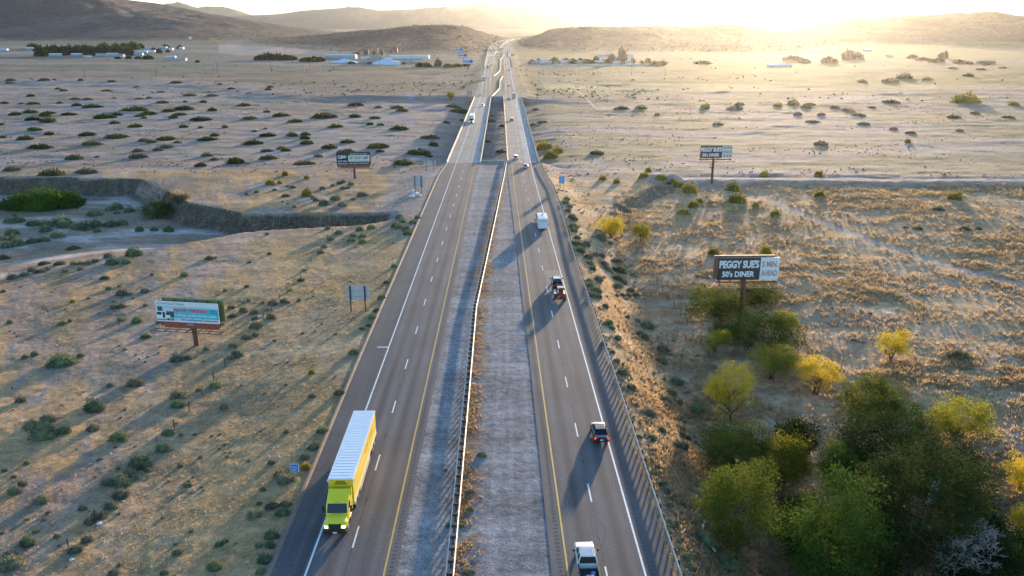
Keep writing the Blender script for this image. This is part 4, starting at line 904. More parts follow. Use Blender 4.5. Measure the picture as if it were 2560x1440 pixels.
def suv(par, pm, on=(False, False), detail=True):
    m = MB(); m.loft([ringb(*q) for q in ((-2.42,.84,.42,.86,1.08,.78),(-2.34,.94,.34,.92,1.14,.86),(-.5,.96,.30,.95,1.12,.88),(1.0,.96,.30,.94,1.10,.86),(1.9,.94,.32,.86,1.02,.82),(2.3,.88,.34,.74,.88,.74),(2.42,.76,.4,.66,.72,.6))], pm); m.build('body', par, smooth=True)
    house_glass(par, -2.34, 1.25, -2.05, .45, 1.10, 1.70, .84, .68, pm, ((-1.2, -1.15), (.0, -.05)) if detail else ())
    for s in (-1, 1):
        for y in (-1.45, 1.45): wheel(par, s*.97, y, .38, .25)
    lamps(par, 4.80, .88, .78, 1.0, on, th=.3)
    if detail: mirrors(par, .95, .95, 1.15, BLK); plate(par, -2.43, .75)
def pickup(par, pm, on=(False, False), L=5.8, w_=.98, lift=0.0, bedload=None, roofm=None, bedm=BLK, chrome=False):
    z = lift; h0 = -L/2; bl = 1.95; y1 = h0 + bl      # bed from h0 to y1
    m = MB(); m.loft([ringb(y, ww, a+z, b+z, c+z, d) for y, ww, a, b, c, d in ((y1,w_,.42,1.02,1.18,.90),(0,w_,.40,1.02,1.18,.90),(L/2-1.9,w_,.40,1.02,1.18,.90),(L/2-1.2,w_,.42,.98,1.14,.86),(L/2-.2,w_*.95,.44,.86,1.04,.80),(L/2,w_*.88,.5,.8,.9,.7))], pm); m.build('body', par, smooth=True)
    house_glass(par, y1+.05, L/2-1.35, y1+.25, L/2-2.05, 1.17+z, 1.80+z, .88, .70, roofm or pm, ((y1+1.2, y1+1.15),))
    if roofm is None or True:
        m = MB()
        for k in range(6): xx = -.5 + k*.2; m.box(xx-.035, xx+.035, y1+.3, L/2-2.2, 1.845+z, 1.875+z, roofm or pm)
        m.build('roof_rib', par)
    for s in (-1, 1): m = MB(); m.box(s*w_-(.09 if s > 0 else 0), s*w_+(.09 if s < 0 else 0), h0+.05, y1-.005, .55+z, 1.15+z, pm); m.box(s*(w_-.05)-.06, s*(w_-.05)+.06, h0+.05, y1-.005, 1.152+z, 1.175+z, BLK); m.build('bed_side', par)
    m = MB(); m.box(-w_+.1, w_-.1, h0+.05, y1-.01, .55+z, .66+z, bedm); m.build('bed_floor', par)
    m = MB(); m.box(-w_+.02, w_-.02, h0-.03, h0+.045, .62+z, 1.13+z, pm); m.build('tailgate', par)
    m = MB(); m.box(-w_, w_, h0-.16, h0-.035, .42+z, .60+z, CHR if chrome else BLK); m.build('bumper', par)
    for s in (-1, 1):
        for y in (h0+1.15, L/2-1.0): wheel(par, s*(w_+.01), y, .40+z*.35, .27)
        m = MB(); m.box(s*(w_-.06)-.09, s*(w_-.06)+.09, h0-.05, h0+.04, .75+z, 1.1+z, TAIL if on[1] else TAILOFF); m.build('tail_light', par)
        m = MB(); m.box(s*(w_-.22)-.16, s*(w_-.22)+.16, L/2-.12, L/2+.0, .72+z, .88+z, HEAD if on[0] else HEADOFF); m.build('headlight', par)
    mirrors(par, w_+.06, L/2-1.75, 1.25+z, BLK, .24); plate(par, h0-.17, .52+z)
def wheelset(par, ys, hw, r=.5, dual=True):
    for y in ys:
        for s in (-1, 1): wheel(par, s*hw, y, r, .55 if dual else .3)
def semi(par, cabm, roofm, sidem, trailer_y0, trailer_y1, front_y, text=False, sleeper=False, small=False, on=True):
    """tractor with box trailer. +Y forward. trailer from y0 (rear) to y1 (front); front bumper at front_y"""
    zb, zt, hw = 1.15, 4.1, 1.29
    t_ = link('trailer', None, par)
    m = MB(); m.box(-hw, hw, trailer_y0, trailer_y1, zb, zt-.06, sidem); b = m.build('side_panel', t_)
    m = MB(); m.box(-hw-.03, hw+.03, trailer_y0-.02, trailer_y1+.02, zt-.06, zt, roofm)
    if not small:
        y = trailer_y0 + .3
        while y < trailer_y1 - .2: m.box(-hw+.1, hw-.1, y, y+.05, zt, zt+.018, roofm); y += .61
    m.build('trailer_roof', t_)
    trim = flat('trailer_trim', (.62, .63, .62))
    m = MB(); m.box(-hw-.04, hw+.04, trailer_y0, trailer_y1, zb-.12, zb, trim)
    for s in (-1, 1): m.bar((s*(hw+.015), trailer_y0, zt-.1), (s*(hw+.015), trailer_y1, zt-.1), .05, .14, trim); m.bar((s*(hw+.015), trailer_y0, zb+.28), (s*(hw+.015), trailer_y1, zb+.28), .04, .10, trim)
    m.build('side_rail', t_)
    if not small:
        for s in (-1, 1):
            m = MB(); m.box(s*hw-.02, s*hw+.02, trailer_y0+5.2, trailer_y1-3.6, .35, zb-.12, flat('skirt', (.42, .36, .22))); m.build('side_skirt', t_)
            for zz in (zt-.14, zb+.15): m = MB(); m.box(s*hw-.12, s*hw+.12, trailer_y1+.02, trailer_y1+.06, zz-.18, zz+.1, trim); m.build('corner_casting', t_)
    # running gear
    m = MB(); m.box(-.5, .5, trailer_y0+.4, trailer_y1-.3, .75, zb-.12, BLK); m.build('chassis', t_)
    wheelset(t_, (trailer_y0+1.6, trailer_y0+2.9), 1.27)
    tr = link('tractor', None, par)
    cab_b = trailer_y1 + .75; F = front_y
    m = MB(); m.box(-.45, .45, trailer_y1-3.2, F-.9, .62, 1.02, BLK); m.build('chassis', tr)
    wheelset(tr, (trailer_y1-2.6, trailer_y1-1.3), 1.24); wheelset(tr, (F-1.05,), 1.18, .5, False)
    h0 = F - (1.55); # hood base/windscreen foot
    m = MB(); m.loft([[(-1.15, cab_b, .95), (1.15, cab_b, .95), (1.15, cab_b, 2.75), (-1.15, cab_b, 2.75)], [(-1.17, h0-.35, .95), (1.17, h0-.35, .95), (1.1, h0-.35, 2.72), (-1.1, h0-.35, 2.72)], [(-1.17, h0+.05, .95), (1.17, h0+.05, .95), (1.12, h0+.05, 1.70), (-1.12, h0+.05, 1.70)]], cabm); cabo = m.build('cab', tr)
    m = MB(); m.add([(-1.04, h0+.06, 1.74), (1.04, h0+.06, 1.74), (.99, h0-.335, 2.68), (-.99, h0-.335, 2.68), (-1.03, h0+.0, 1.72), (1.03, h0+.0, 1.72), (.98, h0-.42, 2.66), (-.98, h0-.42, 2.66)], [(0,1,2,3),(7,6,5,4),(0,4,5,1),(1,5,6,2),(2,6,7,3),(3,7,4,0)], GLASS); m.build('windscreen', tr)
    for s in (-1, 1): m = MB(); m.add([(s*1.165, h0-.45, 1.95), (s*1.165, h0-1.2, 1.95), (s*1.15, h0-1.2, 2.6), (s*1.135, h0-.55, 2.6), (s*1.10, h0-.45, 1.95), (s*1.10, h0-1.2, 1.95), (s*1.10, h0-1.2, 2.6), (s*1.10, h0-.55, 2.6)], [(0,1,2,3),(7,6,5,4),(0,4,5,1),(1,5,6,2),(2,6,7,3),(3,7,4,0)], GLASS); m.build('side_window', tr)
    # hood, fenders, grille
    m = MB(); rg = lambda y, w0, w1, zt_: [(-w0, y, .85), (-w0, y, 1.25), (-w1, y, zt_-.10), (-w1*.6, y, zt_), (w1*.6, y, zt_), (w1, y, zt_-.10), (w0, y, 1.25), (w0, y, .85)]
    m.loft([rg(h0+.04, 1.14, .98, 1.72), rg(h0+.6, 1.16, .88, 1.64), rg(F-.45, 1.18, .76, 1.54), rg(F-.16, 1.08, .66, 1.42), rg(F-.06, .9, .6, 1.28)], cabm); m.build('hood', tr, smooth=True)
    m = MB(); m.add([(-.56, F+.0, .72), (.56, F+.0, .72), (.62, F-.07, 1.38), (-.62, F-.07, 1.38), (-.56, F-.2, .72), (.56, F-.2, .72), (.62, F-.3, 1.38), (-.62, F-.3, 1.38)], [(0,1,2,3),(7,6,5,4),(0,4,5,1),(1,5,6,2),(2,6,7,3),(3,7,4,0)], BLK); m.build('grille', tr)
    m = MB(); m.box(-1.18, 1.18, F-.3, F+.08, .32, .72, BLK); m.build('bumper', tr, bevel=.05)
    for s in (-1, 1):
        m = MB(); m.box(s*.88-.17, s*.88+.17, F-.28, F-.02, .95, 1.22, HEAD if on else HEADOFF); m.build('headlight', tr)
        m = MB(); m.box(s*1.42-.1, s*1.42+.1, h0-.30, h0-.12, 1.75, 2.45, BLK); m.bar((s*1.12, h0-.2, 2.3), (s*1.42, h0-.2, 2.3), .05, .05, BLK); m.bar((s*1.12, h0-.2, 1.9), (s*1.42, h0-.2, 1.9), .05, .05, BLK); m.build('mirror', tr)
        m = MB(); m.cyl((s*.95, cab_b+.2, .75), (s*.95, h0-.5, .75), .3, CHR, n=14); m.build('fuel_tank', tr, smooth=True)
    # roof fairing with a concave front
    m = MB(); rings = []
    for k in range(6):
        f_ = k/5; y = h0 - .42 - f_*(h0-.42-cab_b); ztop = 2.76 + .66*f_**.8; dip = .24*math.sin(f_*math.pi)
        rings.append([(-1.08, y, 2.70), (-1.12, y, ztop-.12*(1-f_)), (-.85, y, ztop+.03), (-.3, y, ztop-dip*.55), (.3, y, ztop-dip*.55), (.85, y, ztop+.03), (1.12, y, ztop-.12*(1-f_)), (1.08, y, 2.70)])
    m.loft(rings, cabm); m.build('roof_fairing', tr, smooth=True)
    for s in (-1, 1): m = MB(); m.box(s*1.15-.03, s*1.15+.03, cab_b-.45, cab_b+.02, .95, 3.35, cabm); m.build('side_extender', tr)
    if not small:
        for q in (-.24, -.12, 0, .12, .24): m = MB(); m.box(q-.035, q+.035, h0-.43, h0-.36, 2.72, 2.78, AMB); m.build('marker_light', tr)
        plate(tr, F+.09, .5)
        for s in (-1, 1): m = MB(); m.cyl((s*1.0, cab_b-.3, 1.0), (s*1.0, cab_b-.3, 3.3), .075, CHR, n=10); m.build('exhaust_stack', tr)
    if text:
        inkm = flat('truck_ink', (.03, .03, .02))
        for s_, zz, w_ in (('CENTRAL', 3.80, 1.0), ('TRANSPORT', 3.56, 1.4)):
            me = text_mesh(s_, w_, .20, inkm, bold=.03); o = link('lettering', me, t_, (0, trailer_y1+.012, zz), math.pi)
        me = text_mesh('CENTRAL TRANSPORT', 5.6, .5, flat('truck_text_side', (.40, .30, .06)), bold=.02); o = link('lettering', me, t_, (-hw-.012, (trailer_y0+trailer_y1)/2-2.6, 2.9), -math.pi/2)
    return t_, tr
def place(name, label, cat, px, py, ln, fwd, zref=0.0, group=None, at=None):
    if at is None: x, y = proad(px, py) if py < 240 else P0(px, py, zref)
    else: x, y = at
    z = float(rise(y)) + (.01 if y < 700 else .1); a = tangent(ln, y); return thing(name, label, cat, (x, y, z), a + (0 if fwd else math.pi), group)
GL, GRR = 'vehicles coming towards the viewer', 'vehicles driving away from the viewer'
# yellow semi truck
pf, pr = P0(851, 1198, 4.1), P0(911, 1027, 4.1)
Lt = math.hypot(pf[0]-pr[0], pf[1]-pr[1]); cx, cy = (pf[0]+pr[0])/2, (pf[1]+pr[1])/2
t = thing('semi_truck', 'bright yellow semi truck with long white roofed box trailer', 'semi truck', (cx, cy, .01), math.atan2(-(pr[0]-pf[0]), (pr[1]-pf[1])) + math.pi, None)
semi(t, paint('lime', (.92, .74, .02), rough=.28), simple('trailer_roof_white', (.80, .84, .86), .5, noise=.04, scale=.8), paint('trailer_yellow', (.85, .62, .03), rough=.4), -Lt/2, Lt/2, Lt/2+4.15, text=True)
# white pickup at the bottom edge
t = place('pickup_truck', 'white pickup truck with ribbed roof at the bottom edge', 'pickup truck', 0, 0, R_FOG, True, at=(P0(1458, 1352, 1.1)[0]+.12, P0(1458, 1352, 1.1)[1]-2.75))
pickup(t, paint('white', (.62, .63, .63), rough=.25), L=5.7, chrome=True)
for lb, nm, x0, x1, y0, y1, z0, z1, mt in (('pink board lying across the load bed of the white pickup', 'board', -.35, .35, -2.7, -2.45, .70, 1.16, flat('pink_board', (.62, .32, .62))), ('blue cloth bundle in the load bed of the white pickup', 'bundle', .2, .6, -2.1, -1.7, .665, .95, flat('blue_cloth', (.10, .30, .50)))):
    m = MB(); m.box(x0, x1, y0, y1, z0, z1, mt); o = m.build(nm, None, t.location, t.rotation_euler.z, bevel=.04); tag(o, lb, nm)
# dark sedan
sx_, sy_ = P0(1503, 1112)
t = place('sedan_car', 'black sedan with glowing red tail lights, alone in right lane', 'car', 0, 0, R_FOG, True, at=(sx_, sy_+2.45)); sedan(t, paint('black', (.022, .021, .022), rough=.22), (False, True))
# black lifted pickup, trailer, side-by-side buggy, quad bike
tx, ty = P0(1401, 755)
rz_ = tangent(R_FOG, ty)
trl = thing('flatbed_trailer', 'black flatbed trailer towed behind the black pickup', 'trailer', (tx, ty+2.2, .01), rz_)
m = MB(); m.box(-1.05, 1.05, -2.1, 2.0, .48, .62, BLK); m.build('deck', trl)
m = MB(); [m.bar((s*1.08, -2.1, .8), (s*1.08, 2.0, .8), .07, .07, BLK) for s in (-1, 1)]; m.bar((-1.08, -2.12, 1.0), (1.08, -2.12, 1.0), .06, .06, BLK); m.build('rail', trl)
m = MB(); m.bar((-.9, 2.0, .5), (0, 3.4, .5), .1, .1, BLK); m.bar((.9, 2.0, .5), (0, 3.4, .5), .1, .1, BLK); m.build('tow_hitch', trl)
for s in (-1, 1):
    for y in (-.9, 0.05): wheel(trl, s*1.2, y, .36, .22)
    m = MB(); m.box(s*.95-.08, s*.95+.08, -2.16, -2.1, .5, .62, TAILOFF); m.build('tail_light', trl)
ut = thing('off_road_buggy', 'red and black off road buggy standing on the trailer', 'buggy', (tx+.15, ty+2.2, .63), rz_)
RED = paint('red', (.50, .02, .02), rough=.3)
m = MB(); m.loft([ringb(*q) for q in ((-1.5,.62,.35,.75,.85,.5),(-.8,.68,.3,.8,.9,.6),(.5,.68,.3,.7,.78,.6),(1.4,.5,.35,.6,.7,.4))], RED); m.build('body', ut)
m = MB(); m.box(-.68, .68, -.55, .55, 1.62, 1.68, simple('buggy_roof', (.45, .43, .42), .5)); m.build('roof', ut)
m = MB()
for s in (-1, 1):
    for a, b in (((-1.2, .85), (-.55, 1.62)), ((1.0, .75), (.55, 1.62)), ((-.55, 1.62), (.55, 1.62)), ((-.2, .8), (-.2, 1.62))): m.bar((s*.68, a[0], a[1]), (s*.66, b[0], b[1]), .05, .05, BLK)
m.build('roll_cage', ut)
m = MB(); m.box(-.5, .5, -.45, -.25, .85, 1.35, BLK); m.build('seat', ut)
m = MB(); m.box(-.5, .5, -1.52, -.7, .86, .98, RED); m.build('cargo_box', ut)
for s in (-1, 1):
    for y in (-1.15, 1.05): wheel(ut, s*.86, y, .38, .28)
    m = MB(); m.box(s*.45-.1, s*.45+.1, -1.56, -1.5, .62, .72, TAILOFF); m.build('tail_light', ut)
wb_ = thing('white_cargo_box', 'white tank strapped beside the red buggy on the trailer', 'tank', (tx-.85, ty+3.4, .63), rz_)
m = MB(); m.cyl((0, -.4, .3), (0, .5, .3), .28, WHT, n=14); m.build('tank_body', wb_, smooth=True); m = MB(); m.box(-.28, .28, -1.5, -.7, 0, .45, CHR); m.build('tool_case', wb_)
pk = thing('pickup_truck', 'black lifted pickup towing the trailer with the red buggy', 'pickup truck', (tx-.22, ty+9.0, .01), rz_)
pickup(pk, paint('black', (.022, .021, .022)), L=6.0, w_=1.02, lift=.22, roofm=paint('bare_top', (.30, .29, .28), rough=.3))
qd = thing('quad_bike', 'small red quad bike riding in the bed of the black pickup', 'quad bike', (tx-.15, ty+7.0, .89), rz_)
m = MB(); m.box(-.22, .22, -.7, .6, .35, .6, RED); m.build('body', qd, bevel=.05); m = MB(); m.box(-.15, .15, -.55, .05, .6, .72, BLK); m.build('seat', qd); m = MB(); m.bar((-.38, .35, .85), (.38, .35, .85), .04, .04, BLK); m.build('handlebar', qd); m = MB(); m.box(-.5, .5, -.8, -.45, .5, .56, RED); m.build('rack', qd)
for s in (-1, 1):
    for y in (-.55, .55): wheel(qd, s*.48, y, .26, .2)
# travel trailer and red pickup
ax, ay = P0(1357, 577); rz_ = tangent(R_FOG, ay); ct = thing('travel_trailer', 'white boxy travel trailer towed in the right lane', 'caravan', (ax, ay+3.9, .01), rz_)
CW = simple('caravan_white', (.70, .74, .76), .4, noise=.05)
m = MB(); m.prism_x([(-3.8, .45), (3.5, .45), (3.9, .9), (3.85, 2.2), (3.3, 3.05), (-3.75, 3.1)], -1.24, 1.24, CW); m.build('body', ct)
m = MB(); m.box(-1.22, 1.22, -3.72, 3.25, 3.1, 3.14, simple('caravan_roof', (.74, .74, .72), .5)); m.build('roof', ct)
m = MB(); m.box(-.35, .35, .2, .9, 3.14, 3.42, CW); m.build('air_conditioner', ct, bevel=.04)
for y in (-2.3, 2.3): m = MB(); m.box(.1, .5, y-.2, y+.2, 3.14, 3.24, flat('vent_grey', (.35, .35, .36))); m.build('roof_vent', ct)
m = MB(); m.box(-1.0, 1.0, -3.82, -3.79, 2.35, 2.42, BLK); m.build('trim_line', ct); m = MB(); m.box(-1.24, 1.24, -3.815, -3.79, 2.78, 2.86, flat('seam_grey', (.3, .32, .35))); m.build('trim_line', ct)
for s in (-1, 1):
    m = MB(); m.box(s*1.1-.08, s*1.1+.08, -3.85, -3.79, 1.55, 1.75, TAILOFF); m.build('tail_light', ct); m = MB(); m.box(s*1.1-.06, s*1.1+.06, -3.85, -3.79, 2.86, 2.92, AMB); m.build('marker_light', ct)
    for y in (-.6, .35): wheel(ct, s*1.22, y, .38, .24)
    m = MB(); m.box(s*1.25-.01, s*1.25+.01, 1.0, 2.4, 1.5, 2.2, GLASS); m.build('window', ct)
plate(ct, -3.83, .75); m = MB(); m.box(-1.2, 1.2, -3.95, -3.85, .4, .55, BLK); m.build('bumper', ct)
m = MB(); m.bar((0, 3.8, .5), (0, 5.0, .5), .12, .12, BLK); m.build('tow_hitch', ct)
pk = thing('pickup_truck', 'dark red pickup in front of the white travel trailer', 'pickup truck', (ax-.3, ay+11.8, .01), rz_); pickup(pk, paint('maroon', (.20, .03, .025)), L=5.9, lift=.05, roofm=paint('pale_top', (.60, .55, .5), rough=.25))
# far traffic
def box_truck(par, pm, bm_, L=8.0, H=3.6):
    m = MB(); m.box(-1.22, 1.22, -L/2, L/2-2.2, .95, H, bm_); m.build('box', par)
    m = MB(); m.box(-1.23, 1.23, -L/2+.02, L/2-2.2, H, H+.05, WHT); m.build('box_roof', par)
    m = MB(); m.loft([[(-1.05, L/2-2.1, .7), (1.05, L/2-2.1, .7), (1.0, L/2-2.1, 2.4), (-1.0, L/2-2.1, 2.4)], [(-1.05, L/2-1.1, .7), (1.05, L/2-1.1, .7), (.95, L/2-1.3, 2.3), (-.95, L/2-1.3, 2.3)], [(-1.0, L/2, .7), (1.0, L/2, .7), (.9, L/2-.1, 1.4), (-.9, L/2-.1, 1.4)]], pm); m.build('cab', par)
    wheelset(par, (-L/2+1.8,), 1.2, .45); wheelset(par, (L/2-1.1,), 1.1, .45, False)
    for s in (-1, 1): m = MB(); m.box(s*1.0-.1, s*1.0+.1, -L/2-.04, -L/2, .9, 1.2, TAILOFF); m.build('tail_light', par)
    m = MB(); m.box(-1.2, 1.2, -L/2-.1, -L/2, .45, .65, BLK); m.build('bumper', par)
W_ = paint('white', (.62, .63, .63), rough=.25); SIL = paint('silver', (.42, .43, .45), .5); GRYP = paint('grey', (.12, .12, .13), .3); REDP = paint('red', (.50, .02, .02)); BLKP = paint('black', (.022, .021, .022)); BRN = paint('brown_red', (.25, .07, .03))
t = place('semi_truck', 'white semi truck with white box trailer crossing the left bridge', 'semi truck', 1180, 305, L_FOG, False, group=GL); semi(t, W_, simple('trailer_roof_white2', (.80, .8, .78), .5), paint('trailer_white', (.66, .66, .64), rough=.4), -9, 6, 10.2, small=True)
for k, (px, py, kind, pm, lb) in enumerate(((1207, 266, 'suv', SIL, 'silver pickup like car in inner lane of left bridge'), (1201.5, 239, 'sedan', W_, 'white car just beyond the left bridge'), (1221, 195, 'suv', W_, 'white car right of the two distant white lorries'),
    (1227.5, 173, 'suv', W_, 'nearest of three distant white cars in a line'), (1228, 168, 'sedan', SIL, 'middle of three distant cars in a line'), (1229, 163.5, 'sedan', GRYP, 'farthest of three distant cars in a line'), (1222.5, 156.5, 'sedan', SIL, 'silver car just before the distant purple fronted lorry'), (1229, 146, 'sedan', W_, 'small white car below the second overpass, oncoming'), (1233, 125, 'sedan', W_, 'white car entering the distant curve, oncoming'))):
    t = place('car', lb, 'car', px, py, L_FOG, False, group=GL); (suv if kind == 'suv' else sedan)(t, pm, (True, False), False)
for px, py, lb, cm in ((1209, 201, 'larger of the two distant white lorries driving nose to tail', W_), (1219.5, 170, 'distant white lorry with dark front beside the white cars', GRYP)):
    t = place('semi_truck', lb, 'semi truck', px, py, L_FOG, False, group=GL); semi(t, cm, WHT, paint('trailer_white', (.66, .66, .64), rough=.4), -9, 6, 10.2, small=True)
t = place('box_truck', 'white van half hidden behind the distant white lorry', 'van', 1214, 193, L_FOG, False, group=GL); box_truck(t, W_, W_, 7, 3.0)
for k, (px, py, kind, pm, lb) in enumerate(((1314, 419, 'sedan', SIL, 'silver car in outer lane just before the right bridge'), (1289, 398, 'suv', SIL, 'pale car in inner lane entering the right bridge'), (1279, 302, 'suv', GRYP, 'dark car midway along the right bridge'), (1270.5, 248, 'sedan', SIL, 'pale car beside the white box truck at bridge end'),
    (1271.5, 216, 'sedan', BRN, 'rust red car beyond the right bridge'), (1266.5, 176.5, 'sedan', W_, 'left of two distant cars side by side, driving away'), (1273.7, 177, 'sedan', GRYP, 'right of two distant cars side by side, driving away'), (1265, 162, 'sedan', SIL, 'nearer of the distant grey pair below second overpass'), (1269.5, 158, 'sedan', W_, 'farther of the distant pair below second overpass'),
    (1263, 138, 'sedan', W_, 'white car on the second overpass, driving away'), (1268.5, 139.5, 'suv', BLKP, 'dark car on the second overpass, driving away'), (1262, 125, 'sedan', W_, 'tiny white car beyond the second overpass'), (1262.5, 117.5, 'sedan', SIL, 'tiny grey car before the curve, driving away'))):
    t = place('car', lb, 'car', px, py, R_FOG, True, group=GRR); (suv if kind == 'suv' else sedan)(t, pm, (False, py > 390), False)
t = place('box_truck', 'tall white roofed box truck leaving the right bridge', 'truck', 1284.5, 246, R_FOG, True, group=GRR); box_truck(t, W_, paint('box_grey', (.30, .28, .30), rough=.4), 9, 4.0)
t = place('box_truck', 'pale box truck climbing the curve into the pass', 'truck', 1271.5, 113, R_FOG, True, group=GRR); box_truck(t, W_, paint('trailer_white', (.66, .66, .64), rough=.4), 11, 4.0)
# ------------------------------------------------------------------ plants
M_CREO = leafy('creosote_leaves', (.038, .055, .014), (.095, .115, .026), .2, .9)
M_OLIV = leafy('olive_leaves', (.10, .105, .06), (.19, .17, .09), .25, 1.2)
M_SAGE = leafy('sage_leaves', (.13, .14, .10), (.27, .25, .16), .25, 1.5)
M_SAGT = leafy('sage_green_leaves', (.10, .145, .085), (.22, .25, .13), .25, 1.5)
M_BRWN = leafy('dry_bush_twigs', (.19, .14, .11), (.30, .22, .15), .2, 1.5)
M_YBSH = leafy('yellow_bush_leaves', (.20, .18, .035), (.36, .28, .05), .35, 1.5)
M_PALO = leafy('yellow_blossom', (.50, .39, .03), (.68, .50, .05), .5, .9)
M_PALG = leafy('yellow_green_leaves', (.075, .105, .018), (.27, .235, .022), .45, .45)
M_GRN = leafy('green_tree_leaves', (.032, .070, .014), (.09, .15, .022), .4, .5)
M_DKG = leafy('dark_tree_leaves', (.016, .034, .010), (.045, .065, .016), .3, .4)
M_YG = leafy('dull_yellow_leaves', (.22, .23, .03), (.46, .38, .03), .5, .7)
M_OLG = leafy('olive_tree_leaves', (.045, .075, .014), (.115, .14, .020), .42, .45)
M_STRAW = leafy('straw_blades', (.43, .31, .18), (.58, .44, .26), .5, .25)
M_STRB = leafy('brown_straw_blades', (.38, .25, .14), (.54, .37, .19), .5, .25)
BARK = simple('bark', (.10, .075, .055), .9, noise=.3, scale=4); DEADB = simple('dead_branch', (.36, .32, .30), .9, noise=.2, scale=3)
def leaf_quads(c, d, s, rg, asp=.5):
    """c centres (n,3), d outward directions, s sizes -> quads"""
    n = len(c); r = rg.normal(size=(n, 3)); a = d*.6 + r*.55; a /= np.linalg.norm(a, axis=1)[:, None]
    b = np.cross(a, rg.normal(size=(n, 3))); b /= np.linalg.norm(b, axis=1)[:, None]
    s = s[:, None]; p0 = c - b*s*asp*.5; p1 = c + b*s*asp*.5; V = np.stack([p0, p1, p1 + a*s - b*s*asp*.25, p0 + a*s + b*s*asp*.25], 1).reshape(-1, 3)
    return V, np.arange(4*n).reshape(n, 4)
def dome(rg, n, lobes, size, flat=.5, core=True, asp=.5):
    V, F, k = [], [], 0
    w_ = np.array([l[3]**2 for l in lobes]); w_ = w_/w_.sum(); cnt = rg.multinomial(n, w_)
    for (lx, ly, lz, lr), m in zip(lobes, cnt):
        d = rg.normal(size=(m, 3)); d[:, 2] = np.abs(d[:, 2])*.9 - .15; d /= np.linalg.norm(d, axis=1)[:, None]
        bump = 1 + .16*np.sin(d[:, 0]*7 + lx*9) * np.cos(d[:, 1]*6 + ly*5) + rg.normal(size=m)*.05
        rr = lr * bump * rg.uniform(.72, 1.0, m); c = d*rr[:, None]*np.array([1, 1, flat*1.0/1.0]) + np.array([lx, ly, lz]); c[:, 2] = np.maximum(c[:, 2], .0)
        v, f = leaf_quads(c, d*np.array([1, 1, 1.0])+np.array([0, 0, .25]), size*rg.uniform(.6, 1.3, m), rg, asp); V.append(v); F.append(f + k); k += len(v)
        if core:
            a = np.linspace(0, 2*math.pi, 9)[:-1]; ring = lambda h, q: np.stack([np.cos(a)*q*lr+lx, np.sin(a)*q*lr+ly, np.full(8, h*lr*flat+lz)], -1)
            v = np.concatenate([ring(-.3, .72), ring(.35, .66), ring(.68, .30)]); V.append(v)
            for j in range(2): F.append(np.array([[k+j*8+i, k+j*8+(i+1)%8, k+(j+1)*8+(i+1)%8, k+(j+1)*8+i] for i in range(8)]))
            F.append(np.array([[k+16, k+17, k+18, k+19], [k+16, k+19, k+20, k+23], [k+20, k+21, k+22, k+23]])); k += 24
    return np.concatenate(V), np.concatenate(F)
def bush_proto(mat, seed, n, size, flat, spread=1.0, nl=5, asp=.5):
    rg = np.random.default_rng(seed); lobes = [(0, 0, .02, .62)]
    for i in range(nl): a = rg.uniform(0, 6.28); q = rg.uniform(.35, .62)*spread; r = rg.uniform(.30, .48); lobes.append((math.cos(a)*q, math.sin(a)*q*.8, 0, r))
    V, F = dome(rg, int(n*1.2), lobes, size*.9, flat, True, asp); ex = np.abs(V[:, 0]).max(); V[:, :2] /= ex; 
    return np_mesh('foliage', V, F, [mat])
PROTO = {'creosote': [bush_proto(M_CREO, 10+i, 900, .13, .62) for i in range(5)], 'olive': [bush_proto(M_OLIV, 30+i, 700, .15, .55) for i in range(4)],
         'sage': [bush_proto(M_SAGE, 50+i, 620, .13, .95, .8, 4) for i in range(5)], 'sageg': [bush_proto(M_SAGT, 70+i, 620, .13, .95, .8, 4) for i in range(4)],
         'brown': [bush_proto(M_BRWN, 90+i, 520, .16, .8) for i in range(3)], 'yellow': [bush_proto(M_YBSH, 110+i, 600, .17, 1.1, .8) for i in range(3)]}
NAMES = {'creosote': ('creosote_bush', 'dark green', 'bush'), 'olive': ('scrub_bush', 'grey olive', 'bush'), 'sage': ('sagebrush', 'grey green', 'sagebrush'), 'sageg': ('sagebrush', 'bluish green', 'sagebrush'), 'brown': ('dry_bush', 'brown twiggy', 'dry bush'), 'yellow': ('yellow_bush', 'yellow green', 'bush')}
